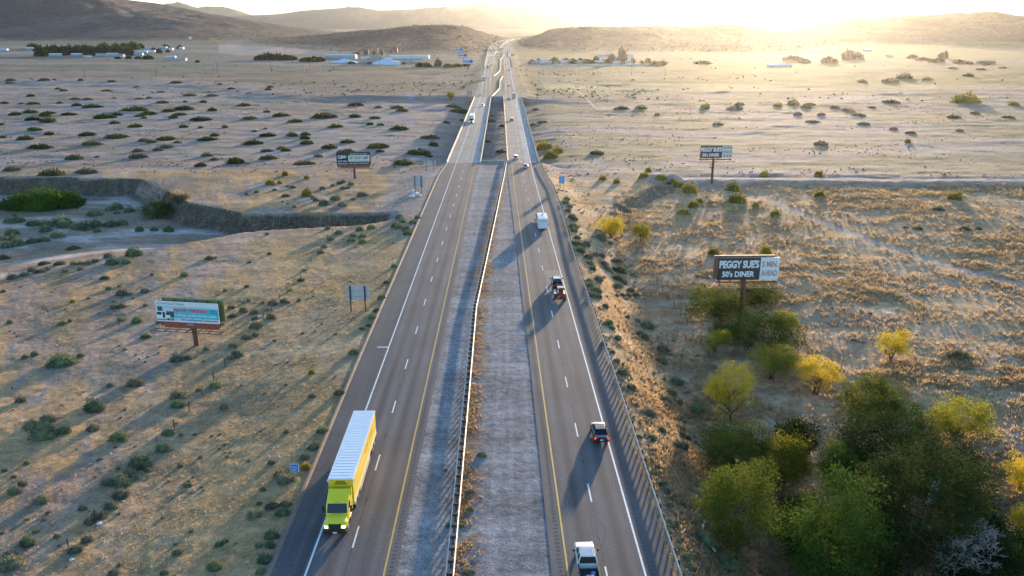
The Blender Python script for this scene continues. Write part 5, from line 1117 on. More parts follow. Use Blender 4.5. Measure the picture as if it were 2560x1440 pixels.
# every entry: (x, base y, width) in the pixels of an enlarged crop (offset, enlargement)
S1 = 2.977; S2 = 2.77
WASH = [((0, 0), S1, 'creosote', "320,605,90 403,598,28 594,603,45 822,610,72 1303,620,95 1720,667,62 2012,655,50 1990,673,55 466,683,55 218,716,60 236,783,95 562,792,75 678,803,150 1196,773,100 1376,765,34 1810,788,108 105,857,95 206,846,118 322,862,75 352,848,110 504,855,112 770,883,158 860,858,95 972,828,188 1036,871,75 1092,854,130 1068,887,50 1246,833,98 1360,820,155 1328,862,110 1284,884,75 1576,829,72 237,900,130 345,914,140 1484,897,155 1984,838,55 2090,870,130 1848,890,118 2186,908,115 2403,876,180 2492,948,122 848,921,80 993,947,110 1358,951,78 1490,955,36 1668,953,52 10,930,40 237,979,122 360,1001,80 637,1012,118 842,1027,165 15,1022,50 176,1045,125 280,1112,190 1225,1043,135 1590,1016,70 1530,1052,155 1890,979,45 1990,1018,135 2165,1016,95 2265,1012,85 2262,1038,85 2280,1075,100 1874,1073,160 2443,1112,125 2548,1062,40 1488,1243,90 1745,1222,125 2125,1128,78 1510,763,60 28,769,60"),
 ((0, 0), S1, 'olive', "70,600,90 65,622,75 228,586,16 1635,635,48 422,668,55 782,682,92 1012,652,42 1195,690,65 1245,657,16 1410,715,108 1572,718,110 545,742,95 640,746,85 848,735,30 1030,744,75 1103,735,45 155,776,50 435,767,60 1555,685,18 663,1085,170 1066,1058,105 1120,1068,80 1314,1068,68 1225,1105,115 1165,1125,85 1020,1131,98 1005,1180,148 535,1188,165 715,1175,45 1530,1165,118 1596,1192,68 1972,1130,100 2090,1108,80 1980,1195,140 2365,1168,82 2535,1135,70 2248,1230,170 1840,1222,35 78,1272,135 355,1308,215 630,1290,190 1972,962,35"),
 ((850, 0), S1, 'creosote', "107,792,122 284,805,55 425,808,105 462,830,95 835,802,108 885,836,160 100,870,102 258,887,85 224,930,60 300,934,60 427,965,150 790,920,60 58,1063,110 275,1105,165 298,1137,68 688,1088,85 670,1037,155 585,1148,190 475,1230,165 1125,905,60 1210,945,55 1195,1140,85 1435,940,50"),
 ((850, 0), S1, 'olive', "52,1135,120 655,1170,70 905,900,50 1130,870,40 1100,1060,60 1460,820,60 1505,918,90 2105,818,120 1905,1150,125"),
 ((850, 0), S1, 'yellow', "2243,815,100 2365,858,52 1525,1110,130 1620,1140,90 1570,1180,130 1955,1340,65 2060,1365,55 2300,1285,60 2270,1325,90 2400,1340,110 2480,1355,50 2530,1395,100 825,710,50"),
 ((1700, 0), S1, 'yellow', "195,808,90 850,780,90 735,792,80 2487,787,95 640,1315,90 1040,1315,75 400,1420,110 80,1420,110 1700,1065,45 2150,770,210"),
 ((1700, 0), S1, 'olive', "415,815,130 450,780,80 975,790,100 950,805,90 1585,770,140 1340,868,120 2050,875,110 2455,880,100 2205,845,75 1385,930,110 1725,998,90 2045,515,85 2250,520,80 2410,510,70 1000,915,120"),
 ((1700, 0), S1, 'brown', "1160,808,70 1435,805,60 1055,862,75 880,857,80 1260,830,90 285,930,90 1060,1083,110 1595,965,80 2090,977,60 1570,620,130 1680,590,150 1850,595,80 1360,615,90 2160,570,90")]
FORE = [((0, 440), S1, 'sageg', "690,298,110 865,282,50 865,250,90 810,258,70 960,270,80 905,365,80 1035,415,65 1250,418,75 100,300,40 60,350,110 130,345,90 240,370,120 330,385,100 440,365,140 460,390,100 330,420,90 80,440,100 20,480,60 90,480,80 410,460,120 230,500,110 320,490,80 120,520,110 30,540,80 620,400,140 700,380,110 560,400,90 820,375,110 720,420,60 985,600,125 830,665,115 935,655,70 455,1108,60 1010,1095,80 1365,748,62 850,940,40 430,1425,210 20,870,40 1510,1385,30 1250,415,80 1140,410,60"),
 ((0, 440), S1, 'olive', "535,550,115 20,620,100 318,665,92 440,665,90 770,770,80 1555,622,85 2380,580,60 1075,1205,90 1725,1055,80 1850,645,40 2240,780,70 2120,155,75 2175,90,55 1180,1100,60 655,918,35 2140,80,30 2250,1175,30"),
 ((0, 440), S1, 'sage', "545,670,60 600,665,50 650,660,60 700,645,60 480,718,50 350,700,50 310,715,60 265,722,60 225,712,60 170,745,70 85,765,80 590,700,50 805,610,70 1600,610,30 1985,437,30 2005,585,35 1130,740,35 885,820,35 805,842,45 895,885,85 965,882,50 1075,865,70 845,985,60 905,980,60 1080,965,40 65,1105,55 520,1085,35 900,1075,65 925,1300,30 175,1360,50 600,1350,60 255,1345,60 1535,1300,50 1305,1385,110 1400,1365,70 1740,1280,90 1765,1345,100 1705,1365,70 1905,1135,95 1900,1190,60 1825,1215,80 1890,1070,60 2010,1070,90 1810,1010,70 1720,990,60 1885,1025,60 1985,1005,45 2030,960,80 2115,940,60 1955,945,30 2225,930,40 1850,930,40 2140,945,40 1830,835,45 2160,855,30 2265,705,40 2410,535,50 2460,480,50 2440,395,50 2520,435,60 1670,860,40 2500,1180,30 2040,1230,35 1830,135,35 1905,125,40 2100,195,20 2400,100,50 2470,75,35 2520,60,50 2550,100,40 2350,190,55 2400,220,90 2500,185,80 2330,170,40 2140,212,20 2040,108,40 2190,235,35"),
 ((0, 440), S1, 'yellow', "535,945,40 2280,150,85 2000,65,90 2080,58,45 2285,25,50 2115,0,60"),
 ((850, 440), S1, 'sage', "20,50,40 75,70,50 60,95,40 100,185,40 20,230,80 160,155,70 190,150,50"),
 ((0, 920), S2, 'sage', "920,125,115 760,125,60 1375,160,40 1215,215,120 325,385,110 630,430,95 130,235,80 200,430,100 890,745,100 735,805,100 915,765,70 830,900,120 760,970,100 685,635,40 180,665,50 140,815,80 85,870,105 270,945,105 30,715,40 90,760,40 660,1045,120 610,1080,80 590,1205,90 515,1285,105 60,1320,100 60,1385,150 110,1360,80 1230,1290,80 785,1435,80 2160,205,60 2350,190,80 2170,570,95 2110,635,70 1940,760,90 1960,800,110 1880,670,60 1760,1040,110 1880,975,100 1980,960,90 1550,285,60 960,700,60 1020,715,50"),
 ((0, 920), S2, 'sageg', "640,300,140 1480,135,90 1225,275,105 270,495,190 430,460,110 815,510,130 1118,590,105 950,690,160 830,810,130 565,980,65 180,1230,110 385,1175,50 1480,1400,120 1130,1435,60 2260,375,60 2230,450,90 1880,1190,120 1870,1245,80 1830,1350,110 1800,1430,80 1790,1245,60 1510,1240,60 1555,1215,50 1980,455,50 1300,820,60 1245,680,40 1385,620,30 1155,465,90 1250,475,35 1820,855,50 1790,950,50 1950,1030,110 300,1060,40 330,1010,40 240,1140,50"),
 ((0, 920), S2, 'yellow', "2120,710,90 2150,45,60"),
 ((850, 440), S1, 'sageg', "145,410,60 230,400,70 95,455,60 80,490,60 165,460,60 165,500,60 465,350,60 490,410,80 440,390,70 545,355,60 575,320,50 440,320,70 500,440,70 410,380,60 270,1010,50 240,1065,60 215,1120,50 160,1145,40 100,1330,80 310,920,70 345,800,50 400,680,50"),
 ((850, 440), S1, 'sageg', "1690,180,60 1680,210,60 1740,330,60 1735,390,80 1765,470,60 1790,530,80 1790,570,80 1860,660,70 1880,700,60 1905,870,90 1855,790,60 1930,910,60 2000,1110,80 2290,1140,110 2270,1220,70 2390,1400,90 2180,740,45 1860,830,80"),
 ((850, 440), S1, 'sage', "1705,235,55 1700,270,50 1720,310,60 1745,420,60 1750,510,60 1830,520,70 1850,620,90 1900,600,60 1950,610,70 1945,475,90 2010,500,40 1965,670,80 1985,700,60 1920,780,80 2065,835,80 2115,800,60 2165,860,60 2105,895,50 2150,900,50 2205,890,55 1880,900,70 1980,980,60 2060,895,40 1975,1110,50 2020,1140,60 2060,1220,70 2235,1200,90 2220,1090,50 2140,1060,40 2400,1320,100 1960,1260,60 2030,1320,50 2060,1390,60 2110,1420,50"),
 ((850, 440), S1, 'olive', "2055,650,100 2070,720,130 2060,775,100 2440,60,60"),
 ((850, 920), S2, 'sageg', "980,615,68 755,1100,50 835,1105,50 2290,190,120 2330,110,100 2160,500,80 2240,820,70"),
 ((850, 920), S2, 'sage', "900,985,50 905,870,60 890,1430,80 730,715,30 2015,145,70 2260,245,90 2340,260,90 2255,280,70 2140,330,100 2360,360,60 2230,440,60 2340,550,80 2370,470,60 2250,570,60 2280,870,80 2340,1090,60 2370,730,60 1960,50,80 2200,730,30 2290,960,60"),
 ((1700, 440), S1, 'yellow', "70,130,130 145,195,60 105,240,90 225,210,45 35,290,110 400,115,115 435,205,140 560,235,70 1035,160,100 710,300,80 640,590,100 250,590,100 2065,180,130"),
 ((1700, 440), S1, 'olive', "1930,265,100 1420,1035,40 2100,1370,170 1780,400,80 1680,390,50 2130,410,90 2220,400,70"),
 ((1700, 920), S2, 'sageg', "120,320,130 30,560,80 180,1230,140 310,1400,160 50,1330,90"),
 ((1700, 920), S2, 'sage', "20,440,60 40,350,60 20,380,50 60,500,60 10,470,50 30,700,70")]
def anchor_phrase(cx, cy):
    side = 'left' if cx < 1262 else 'right'
    if cy < 445:
        A = ((205, 'level with the far bent barrier'), (235, 'just beyond the bridge ends'), (262, 'level with the graffiti wall'), (285, 'level with far third of bridges'), (300, 'level with the white bridge truck'), (318, 'just nearer than white bridge truck'), (340, 'level with middle of bridges'), (365, 'level with near third of bridges'), (388, 'level with Calico billboard top'), (415, 'level with near bridge ends'), (445, 'level with Calico billboard foot'))
    elif side == 'left':
        A = ((475, 'level with tall blank sign'), (505, 'level with litter heap'), (540, 'level with rock bank top'), (570, 'level with rock bank foot'), (610, 'just nearer than rock bank'), (650, 'farther than NOW HIRING board'), (690, 'level with the road patch'), (730, 'level with nearest blank sign'), (770, 'level with nearest sign posts'), (810, 'level with NOW HIRING lettering'), (850, 'level with NOW HIRING pole'), (890, 'level with white stop bar'), (930, 'just below white stop bar'), (975, 'just beyond semi rear'), (1025, 'level with semi rear'), (1070, 'level with semi trailer roof'), (1115, 'level with black sedan'), (1165, 'level with CALL BOX sign'), (1215, 'level with yellow call box'), (1270, 'level with semi windscreen'), (1330, 'level with semi bumper'), (1385, 'just below the semi'), (1440, 'along the bottom edge'))
    else:
        A = ((475, 'level with blue information sign'), (510, 'just nearer than information sign'), (545, 'level with travel trailer roof'), (580, 'level with travel trailer bumper'), (620, 'just nearer than travel trailer'), (660, 'level with near diner billboard'), (700, 'level with black pickup cab'), (745, 'level with red buggy'), (790, 'level with near billboard foot'), (840, 'just below near billboard foot'), (890, 'level with lone yellow tree'), (950, 'above the round yellow tree'), (1020, 'level with round yellow tree'), (1100, 'level with black sedan'), (1200, 'just nearer than black sedan'), (1320, 'above the white pickup'), (1440, 'along the bottom edge'))
    return side, min(A, key=lambda a: abs(a[0]-cy))[1]
items = []
for src in (WASH, FORE):
    for (ox, oy), sc, kd, txt in src:
        for q in txt.split():
            a, b, c = map(float, q.split(',')); items.append([ox+a/sc, oy+b/sc, c/sc, kd])
items = [i for i in items if not (812 < i[0] < 942 and 1020 < i[1] < 1340) and -25 < i[0] < 2585]
rows = {}
for it in items: rows.setdefault(anchor_phrase(it[0], it[1]) + (it[3],), []).append(it)
ORD = lambda n: {1: 'first', 2: 'second', 3: 'third', 4: 'fourth', 5: 'fifth', 6: 'sixth', 7: 'seventh', 8: 'eighth', 9: 'ninth'}.get(n, f'{n}th' if n not in (21, 22, 23) else {21: '21st', 22: '22nd', 23: '23rd'}[n])
GROUPS = {'creosote': 'dark green bushes on the sandy wash', 'olive': 'grey olive scrub bushes on the plain', 'sage': 'grey sagebrush clumps of the roadside land', 'sageg': 'bluish green sagebrush clumps near the road', 'brown': 'dry brown bushes on the right plain', 'yellow': 'yellow green bushes of the dry land'}
for (side, ph, kd), lst in rows.items():
    lst.sort(key=lambda i: i[0]); nm, colr, cat = NAMES[kd]
    for k, (cx, cy, wpx, _) in enumerate(lst):
        x, y, z = pix(cx, min(cy, 1470)); d = math.hypot(x, y, z-HCAM); Wm = wpx*(y*CT + (HCAM-z)*ST)/FPX
        me = random.choice(PROTO[kd]); o = link(nm, me, None, (x, y + Wm*.22, z - .03*Wm))
        r_ = Wm/2; hf = {'creosote': 1.35, 'olive': 1.2, 'sage': 1.25, 'sageg': 1.25, 'brown': 1.0, 'yellow': 1.35}[kd] if Wm < 7 else 1.1
        if Wm > 9: hf = .9
        r_ *= 1.25 if kd in ('sage', 'sageg') else 1.15
        o.scale = (r_, r_*random.uniform(.7, 1.0), r_*hf*random.uniform(.9, 1.15)*(1.25 if Wm < 4 else 1.0)); o.rotation_euler = (0, 0, random.choice((0, math.pi)) + random.uniform(-.3, .3))
        size = 'small' if Wm < 1.6 or wpx < 16 else 'large' if wpx > 40 else 'medium'
        n_ = len(lst); which = f', {ORD(k+1)} from left,' if n_ > 1 else ''
        side_ = ('in median' if 1130 < cx < 1240 and cy > 420 else 'between bridges' if 1205 < cx < 1265 and cy < 420 else f'{side} of road')
        tag(o, f'{size} {colr} {cat if kd != "brown" else "bush"} {side_}{which} {ph}', cat, GROUPS[kd])

# ---- trees
def branch(m, p, d, L, r, lvl, rg, mat, tips, spread=.7, up=.15, n=3):
    q = p + d*L; m.cyl(p, q, max(r, .022), mat, max(r*.62, .018), n=5 if lvl < 2 else 4, caps=False); tips.append(q)
    if lvl == 0: return
    for k in range(n):
        dd = (d + Vector(rg.normal(size=3))*spread + Vector((0, 0, up))).normalized(); branch(m, p + d*L*rg.uniform(.55, 1.0), dd, L*rg.uniform(.6, .82), r*.58, lvl-1, rg, mat, tips, spread, up, n)
def tree_mesh(seed, Wm, Hm, mat, n, leaf, trunk_h, nl=9, asp=.45, lob=(.24, .40), open_=0.0):
    rg = np.random.default_rng(seed); m = MB(); tips = []
    for s in range(3 if trunk_h < 1.2 else 2): branch(m, Vector((rg.uniform(-.15, .15), rg.uniform(-.15, .15), -.3)), Vector((rg.uniform(-.35, .35), rg.uniform(-.35, .35), 1)).normalized(), trunk_h+.5, .045*Hm*.5+.05, 3, rg, BARK, tips, .5, .3)
    R_ = Wm/2; zc = trunk_h + (Hm-trunk_h)*.5; hz_ = (Hm-trunk_h)*.5; V, F, k = [], [], 0; lobes = [(0, 0, zc, .62)]
    for i in range(nl*2+6):
        a = rg.uniform(0, 6.28); e = rg.uniform(-1.0, .95); q = rg.uniform(.5, .80)*math.sqrt(max(.05, 1-e*e*.8)); lobes.append((math.cos(a)*q, math.sin(a)*q, zc+e*hz_*.72, rg.uniform(*lob)*rg.uniform(.75, 1.1)))
    wts = np.array([l[3]**2 for l in lobes]); cnt = rg.multinomial(n, wts/wts.sum())
    for (lx, ly, lz, lr), c_ in zip(lobes, cnt):
        d = rg.normal(size=(c_, 3)); d /= np.linalg.norm(d, axis=1)[:, None]; rr = lr*(rg.uniform(.25, 1, c_)**.45)*(1+.2*np.sin(d[:, 0]*9+lx*20)*np.sin(d[:, 2]*8+ly*20))
        c = np.stack([(lx + d[:, 0]*rr)*R_, (ly + d[:, 1]*rr)*R_, lz + d[:, 2]*rr*max(hz_, R_*.6)*1.0], -1); c[:, 2] = np.maximum(c[:, 2], .15)
        if c_ > 60:
            K_ = max(4, c_//24); cc = c[rg.integers(0, c_, K_)]; c = cc[rg.integers(0, K_, c_)] + rg.normal(size=(c_, 3))*leaf*np.array([1.9, 1.9, 1.3]); c[:, 2] = np.maximum(c[:, 2], .15)
        keep = rg.random(c_) > open_*(.5+.5*np.sin(c[:, 0]*3.1+c[:, 2]*2.7)); c, dd = c[keep], d[keep]
        v, f = leaf_quads(c, dd+np.array([0, 0, .1]), leaf*rg.uniform(.6, 1.4, len(c)), rg, asp); V.append(v); F.append(f+k); k += len(v)
    return m.mesh('trunk'), np_mesh('crown', np.concatenate(V), np.concatenate(F), [mat])
def tree(name, label, cat, px, py, wpx, hpx, mat, n, leaf, trunk=.25, group=None, seed=None, zoff=0, **k):
    x, y, z = pix(px, min(py, 1500)); dz = (y*CT + (HCAM-z)*ST); Wm = wpx*dz/FPX*1.12; hpx *= 1.1; n = int(n*1.25); Hm = hpx*dz/FPX/max(.55, math.cos(TH + math.atan((py-720)/FPX)))*.92; Hm = max(1.3, Hm)
    tm, cm = tree_mesh(seed or int(px*7+py), Wm, Hm, mat, n, leaf, Hm*trunk, **k); t = thing(name, label, cat, (x, y + Wm*.1, z), 0, group)
    link('trunk', tm, t); link('crown', cm, t); return t
GT = 'trees of the grove at lower right'
tree('palo_verde', 'round bright yellow tree standing alone above the dark grove', 'tree', 1828, 1060, 128, 140, M_PALO, 7000, .20, .28, GT, nl=10, open_=.15)
tree('palo_verde', 'dull yellow green tree between the billboard thicket and yellow trees', 'tree', 1932, 955, 118, 92, M_YG, 6000, .20, .2, GT, open_=.15)
tree('palo_verde', 'bright yellow tree beside the dull one, at its right', 'tree', 2044, 990, 108, 90, M_PALO, 5500, .19, .22, GT, open_=.2)
tree('palo_verde', 'lone bright yellow tree in the grass at far right', 'tree', 2231, 906, 84, 80, M_PALO, 4500, .19, .2, None, open_=.2)
tree('palo_verde', 'small yellow tipped tree left of the billboard thicket', 'tree', 1789, 885, 74, 52, M_YG, 3500, .18, .2, None, open_=.2)
tree('palo_verde', 'larger of two round yellow bushy trees near the travel trailer', 'tree', 1526, 594, 72, 56, M_PALO, 4000, .26, .12)
tree('palo_verde', 'smaller of two round yellow bushy trees near the travel trailer', 'tree', 1603, 606, 52, 46, M_PALG, 2800, .26, .12)
tree('mesquite_tree', 'wide green thicket tree left of the near billboard pole', 'tree', 1790, 800, 160, 72, M_OLG, 7000, .28, .08, None, nl=12)
tree('mesquite_tree', 'green thicket tree right of the near billboard pole', 'tree', 1890, 762, 110, 50, M_OLG, 4500, .28, .08)
tree('mesquite_tree', 'broad yellow green thicket in front of the near billboard pole', 'tree', 1918, 885, 180, 100, M_OLG, 9000, .24, .08, None, nl=13)
tree('mesquite_tree', 'small pale green tree at top of the broad thicket', 'tree', 1960, 822, 60, 42, M_YG, 2500, .22, .1)
tree('mesquite_tree', 'low dark green bushy tree at left foot of the billboard', 'tree', 1815, 850, 80, 38, M_GRN, 2800, .24, .08)
tree('mesquite_tree', 'large olive and yellow tree at upper left of the grove', 'tree', 1832, 1210, 180, 150, M_OLG, 11000, .22, .12, GT, nl=13)
tree('mesquite_tree', 'yellow tipped tree at right of the olive one', 'tree', 1950, 1230, 130, 140, M_PALG, 8000, .22, .12, GT, nl=10, open_=.2)
tree('mesquite_tree', 'dark green leaning tree behind the yellow tipped tree', 'tree', 1985, 1195, 120, 130, M_DKG, 8000, .22, .15, GT)
tree('mesquite_tree', 'big rounded olive yellow tree nearest the guardrail', 'tree', 1850, 1395, 200, 205, M_OLG, 15000, .20, .1, GT, nl=15)
tree('cottonwood', 'big bright green tree at bottom centre of the grove', 'tree', 2062, 1500, 250, 270, M_GRN, 19000, .22, .1, GT, nl=16)
tree('cottonwood', 'narrow green tree in the middle of the grove', 'tree', 2102, 1265, 105, 145, M_GRN, 8000, .22, .15, GT)
tree('cottonwood', 'tall tree with yellow lit top at upper end of grove', 'tree', 2165, 1110, 150, 165, M_PALG, 10000, .22, .15, GT, open_=.15)
tree('cottonwood', 'dark green tree just below the yellow topped one', 'tree', 2180, 1240, 200, 180, M_DKG, 13000, .24, .1, GT, nl=14)
tree('cottonwood', 'dark crown right of the yellow topped tree', 'tree', 2255, 1130, 120, 120, M_GRN, 7000, .22, .15, GT)
tree('cottonwood', 'very large dark tree filling the lower right of the grove', 'tree', 2290, 1460, 280, 290, M_DKG, 20000, .26, .1, GT, nl=17)
tree('cottonwood', 'dark tree behind the very large dark one, below bare twigs', 'tree', 2350, 1290, 190, 180, M_DKG, 10000, .26, .1, GT, nl=12, open_=.2)
tree('palo_verde', 'yellow lit tree at right end of the grove top', 'tree', 2395, 1110, 150, 110, M_YG, 7500, .22, .1, GT, open_=.2)
tree('mesquite_tree', 'dark low tree at the bottom right corner', 'tree', 2440, 1500, 190, 120, M_DKG, 9000, .26, .08, GT, open_=.3)
tree('mesquite_tree', 'green bush tree at right edge near the bottom corner', 'tree', 2540, 1440, 120, 90, M_GRN, 5000, .22, .08, GT)
tree('palo_verde', 'yellow tree cut by the right edge of the picture', 'tree', 2555, 1230, 90, 80, M_PALO, 4000, .2, .1, None, open_=.2)
tree('palo_verde', 'low yellow bushy tree on the right edge above the corner', 'tree', 2560, 1345, 60, 70, M_PALO, 3000, .2, .1, None, open_=.2)
x, y, z = pix(102, 520); o = link('large_bush', bush_proto(M_GRN, 777, 6000, .06, .75, 1.0, 10), None, (x, y+2, z)); o.scale = (15.5, 10, 12.5); tag(o, 'huge rounded dark green bush mound below the left levee', 'bush')
tree('mesquite_tree', 'dark green bush below the bare pale tree', 'bush', 385, 545, 78, 40, M_GRN, 3000, .34, .05)
tree('mesquite_tree', 'dark olive scrub at right foot of the bare pale tree', 'bush', 445, 508, 46, 22, M_OLIV, 1800, .34, .05)
tree('mesquite_tree', 'thin green bushy tree beside the far left road sign', 'tree', 1126, 250, 20, 20, M_PALG, 900, .6, .2)
tree('cottonwood', 'dark tree between the olive tree and the narrow green tree', 'tree', 2000, 1400, 130, 140, M_DKG, 8000, .24, .08, GT)
tree('cottonwood', 'dark tree directly below the narrow green tree', 'tree', 2150, 1400, 150, 150, M_DKG, 9000, .24, .08, GT)
tree('cottonwood', 'dark tree at bottom edge right of the bright green one', 'tree', 2190, 1530, 170, 160, M_DKG, 9000, .24, .08, GT)
tree('cottonwood', 'dark tree right of the very large dark tree', 'tree', 2420, 1400, 150, 140, M_DKG, 9000, .24, .08, GT, open_=.2)
def dead_tree(label, px, py, hpx, seed, lvl=5, spread=.62, n=3, lean=(0, 0), r=.16, k=.33):
    x, y, z = pix(px, py); dz = (y*CT + (HCAM-z)*ST); H_ = hpx*dz/FPX*1.35; rg = np.random.default_rng(seed); t = thing('dead_tree', label, 'dead tree', (x, y, z), 0, 'bare dead trees'); m = MB(); tips = []
    for s in range(2): branch(m, Vector((0, 0, -.3)), Vector((lean[0]+rg.uniform(-.4, .4), lean[1]+rg.uniform(-.4, .4), 1)).normalized(), H_*k, r, lvl, rg, DEADB, tips, spread, .08, n)
    m.build('branches', t); return t
dead_tree('bare pale lilac tree leaning over the left rock bank', 398, 522, 62, 5, 6, .7, 3, r=.3, k=.42)
dead_tree('bare grey tree with fine twigs at top of the grove', 2330, 1235, 110, 8, 5, .6, 3, r=.13, k=.4)
dead_tree('bare grey tree with curved branches above the dark grove', 2400, 1300, 120, 12, 5, .6, 3, r=.13, k=.4)
dead_tree('bare grey tree in front of the very large dark tree', 2338, 1450, 150, 15, 6, .6, 3, (.1, -.6), r=.13, k=.4)
dead_tree('small bare grey tree by the upper right of the grove', 2235, 1150, 110, 21, 4, .6, 3, r=.2)
dead_tree('tiny bare shrub tree between yellow trees and grove', 2050, 1095, 45, 25, 4, .6, 3, r=.14)
x, y, z = pix(2275, 1330); m = MB()
p_ = Vector((0, 0, 0)); 
for o_ in ((0, 1.0), (.5, 1.15)):
    a = Vector((0, -2.6, 5.6)); pts = [a + Vector((o_[0]+.35*t, .5*t, .55*t*o_[1]-.035*t*t)) for t in np.linspace(0, 5.2, 7)]
    for i in range(6): m.cyl(pts[i], pts[i+1], .26-.03*i, DEADB, .23-.03*i, n=8)
m.cyl((0, -2.0, -.5), (0, -2.6, 5.7), .35, DEADB, .28, n=8)
tag(m.build('forked_snag', None, (x, y, z), smooth=True), 'thick forked bleached trunk rising out of the dark grove', 'dead tree')
# ---- far trees
FT = [np_mesh('crown', *(lambda q: (q[0], q[1]))(dome(np.random.default_rng(200+i), 420, [(0, 0, .25, .66), (.38, .1, .12, .50), (-.40, 0, .12, .50), (.05, .1, .55, .45), (0, -.2, .0, .6)], .55, .9, False)), [mt]) for i, mt in enumerate((M_DKG, M_OLIV, M_GRN, M_BRWN))]
FTR = MB(); FTR.cyl((0, 0, -.1), (0, 0, .5), .07, BARK, .05, n=6); FTRM = FTR.mesh('trunk')
def far_tree(label, px, py, wpx, hpx, k, group):
    x, y, z = pix(px, py); W_m = wpx*math.hypot(x*.0+y, 0)/FPX; t = thing('far_tree', label, 'tree', (x, y, z), random.uniform(0, 6), group); t.scale = (W_m/2, W_m/2, hpx*y/FPX/1.25); link('crown', FT[k], t); link('trunk', FTRM, t)
hd = [(102,141,28,26),(122,139,30,22),(143,138,28,22),(160,138,26,20),(176,137,28,22),(195,137,26,22),(213,138,26,24),(232,138,28,22),(250,138,26,22),(268,138,28,24),(288,139,28,22),(306,139,28,22),(322,139,22,18)]
for k, q in enumerate(hd): far_tree(f'dark tree of the left hedge row, {ORD(k+1)} from the left', *q, 0, 'dark hedge row behind the white sheds')
for k, (px, py, w_, h_) in enumerate(((82,123,26,14),(134,123,16,10),(155,123,12,8),(262,124,26,16),(290,123,20,14),(312,123,22,14),(333,124,30,18),(352,121,16,12),(384,128,12,8),(414,120,18,9),(450,122,12,8),(398,133,14,10),(420,131,10,8),(371,148,24,9),(346,147,16,6),(494,157,12,6),(295,147,14,6),(322,146,14,6))):
    far_tree(f'small tree scattered in the left town, {ORD(k+1)} of those above and right of hedge' if k else 'dark tree below the hill at left, by the white barn', px, py, w_, h_, 0 if k % 3 else 2, 'scattered trees of the left town')
for k, (px, py, w_, h_) in enumerate(((652,150,30,13),(672,150,34,16),(692,150,34,15),(714,151,30,13),(732,151,20,10),(764,154,28,10),(786,154,34,12),(802,154,20,10))): far_tree(f'dark tree of the row below the quarry cut, {ORD(k+1)} from left', px, py, w_, h_, 0, 'dark tree row below the quarry cut')
for k, (px, py, w_, h_, c) in enumerate(((1050,167,22,10,2),(1066,167,24,10,2),(1096,167,16,18,3),(1120,168,20,8,2),(1142,168,22,8,2),(1165,166,18,10,2),(878,160,18,6,3),(925,161,14,6,3),(1008,161,9,5,3))): far_tree(f'low tree on the plain left of the far road, {ORD(k+1)} in list from hedge', px, py, w_, h_, c, 'low trees left of the far road')
for k, (px, py, w_, h_, c) in enumerate(((1346,155,9,8,3),(1330,160,16,10,3),(1386,159,24,15,2),(1376,158,12,9,3),(1414,154,16,8,3),(1432,159,18,12,3),(1450,156,16,10,2),(1467,159,22,11,3),(1480,159,14,9,3),(1490,156,16,13,2),(1508,157,16,9,3),(1518,158,14,9,3),(1528,158,20,20,3),(1555,157,22,36,3),(1552,158,26,18,3),(1582,158,12,12,3),(1604,160,12,8,3),(1620,159,14,12,3),(1638,162,20,9,3),(1655,162,26,9,3))):
    far_tree(f'brownish tree among the mobile homes, {ORD(k+1)} from the left along the white wall', px, py, w_, h_, c, 'trees of the mobile home park')
for k, (px, py, w_, h_, c) in enumerate(((1755,160,36,8,3),(1982,152,40,12,3),(2010,156,24,9,3),(2068,158,28,16,3),(2085,158,20,10,3),(2120,148,26,24,3),(2140,146,30,16,3),(2280,147,20,11,3),(2352,146,14,14,3),(2364,146,10,18,3),(2340,156,38,9,3),(2308,151,30,7,3),(2400,158,34,8,3),(2420,160,24,7,3),(2462,163,20,5,3))):
    far_tree(f'hazy tree on the far right plain, {ORD(k+1)} going right', px, py, w_, h_, c, 'hazy trees on the far right plain')

# ---- litter
WB = simple('white_plastic', (.70, .74, .78), .4, noise=.1, scale=4); BB = simple('blue_plastic', (.30, .48, .62), .4); CB = simple('cream_bag', (.55, .47, .40), .6)
def bag(label, px, py, s, mt, seed, nm='trash_bag', cat='trash bag', fl=.6, group=None):
    rg = np.random.default_rng(seed); x, y, z = pix(px, py); me = bpy.data.meshes.new(nm); bm = bmesh.new(); bmesh.ops.create_icosphere(bm, subdivisions=3, radius=1)
    for v in bm.verts: n_ = fbm(np.array([v.co.x*3+seed*5+10]), np.array([v.co.y*3+v.co.z*4+20]), 1, 3)[0]; v.co *= (.7+.6*n_); v.co.z *= fl
    bm.to_mesh(me); bm.free(); me.materials.append(mt); o = link(nm, me, None, (x, y, z + s*fl*.35), seed); o.scale = (s, s*.8, s); tag(o, label, cat, group)
GL2 = 'heap of dumped bags under the blank sign'
bag('white bag lying nearest in the litter heap under the sign', 1029, 492, .95, WB, 1, group=GL2); bag('blue white bag in the middle of the litter heap', 1036, 488, .95, BB, 2, group=GL2); bag('cream bag on top of the litter heap', 1031, 482, .75, CB, 3, group=GL2, fl=1.3); bag('white bag behind in the litter heap', 1041, 485, .8, WB, 4, group=GL2); bag('small white bag at right end of the litter heap', 1050, 490, .6, WB, 5, group=GL2)
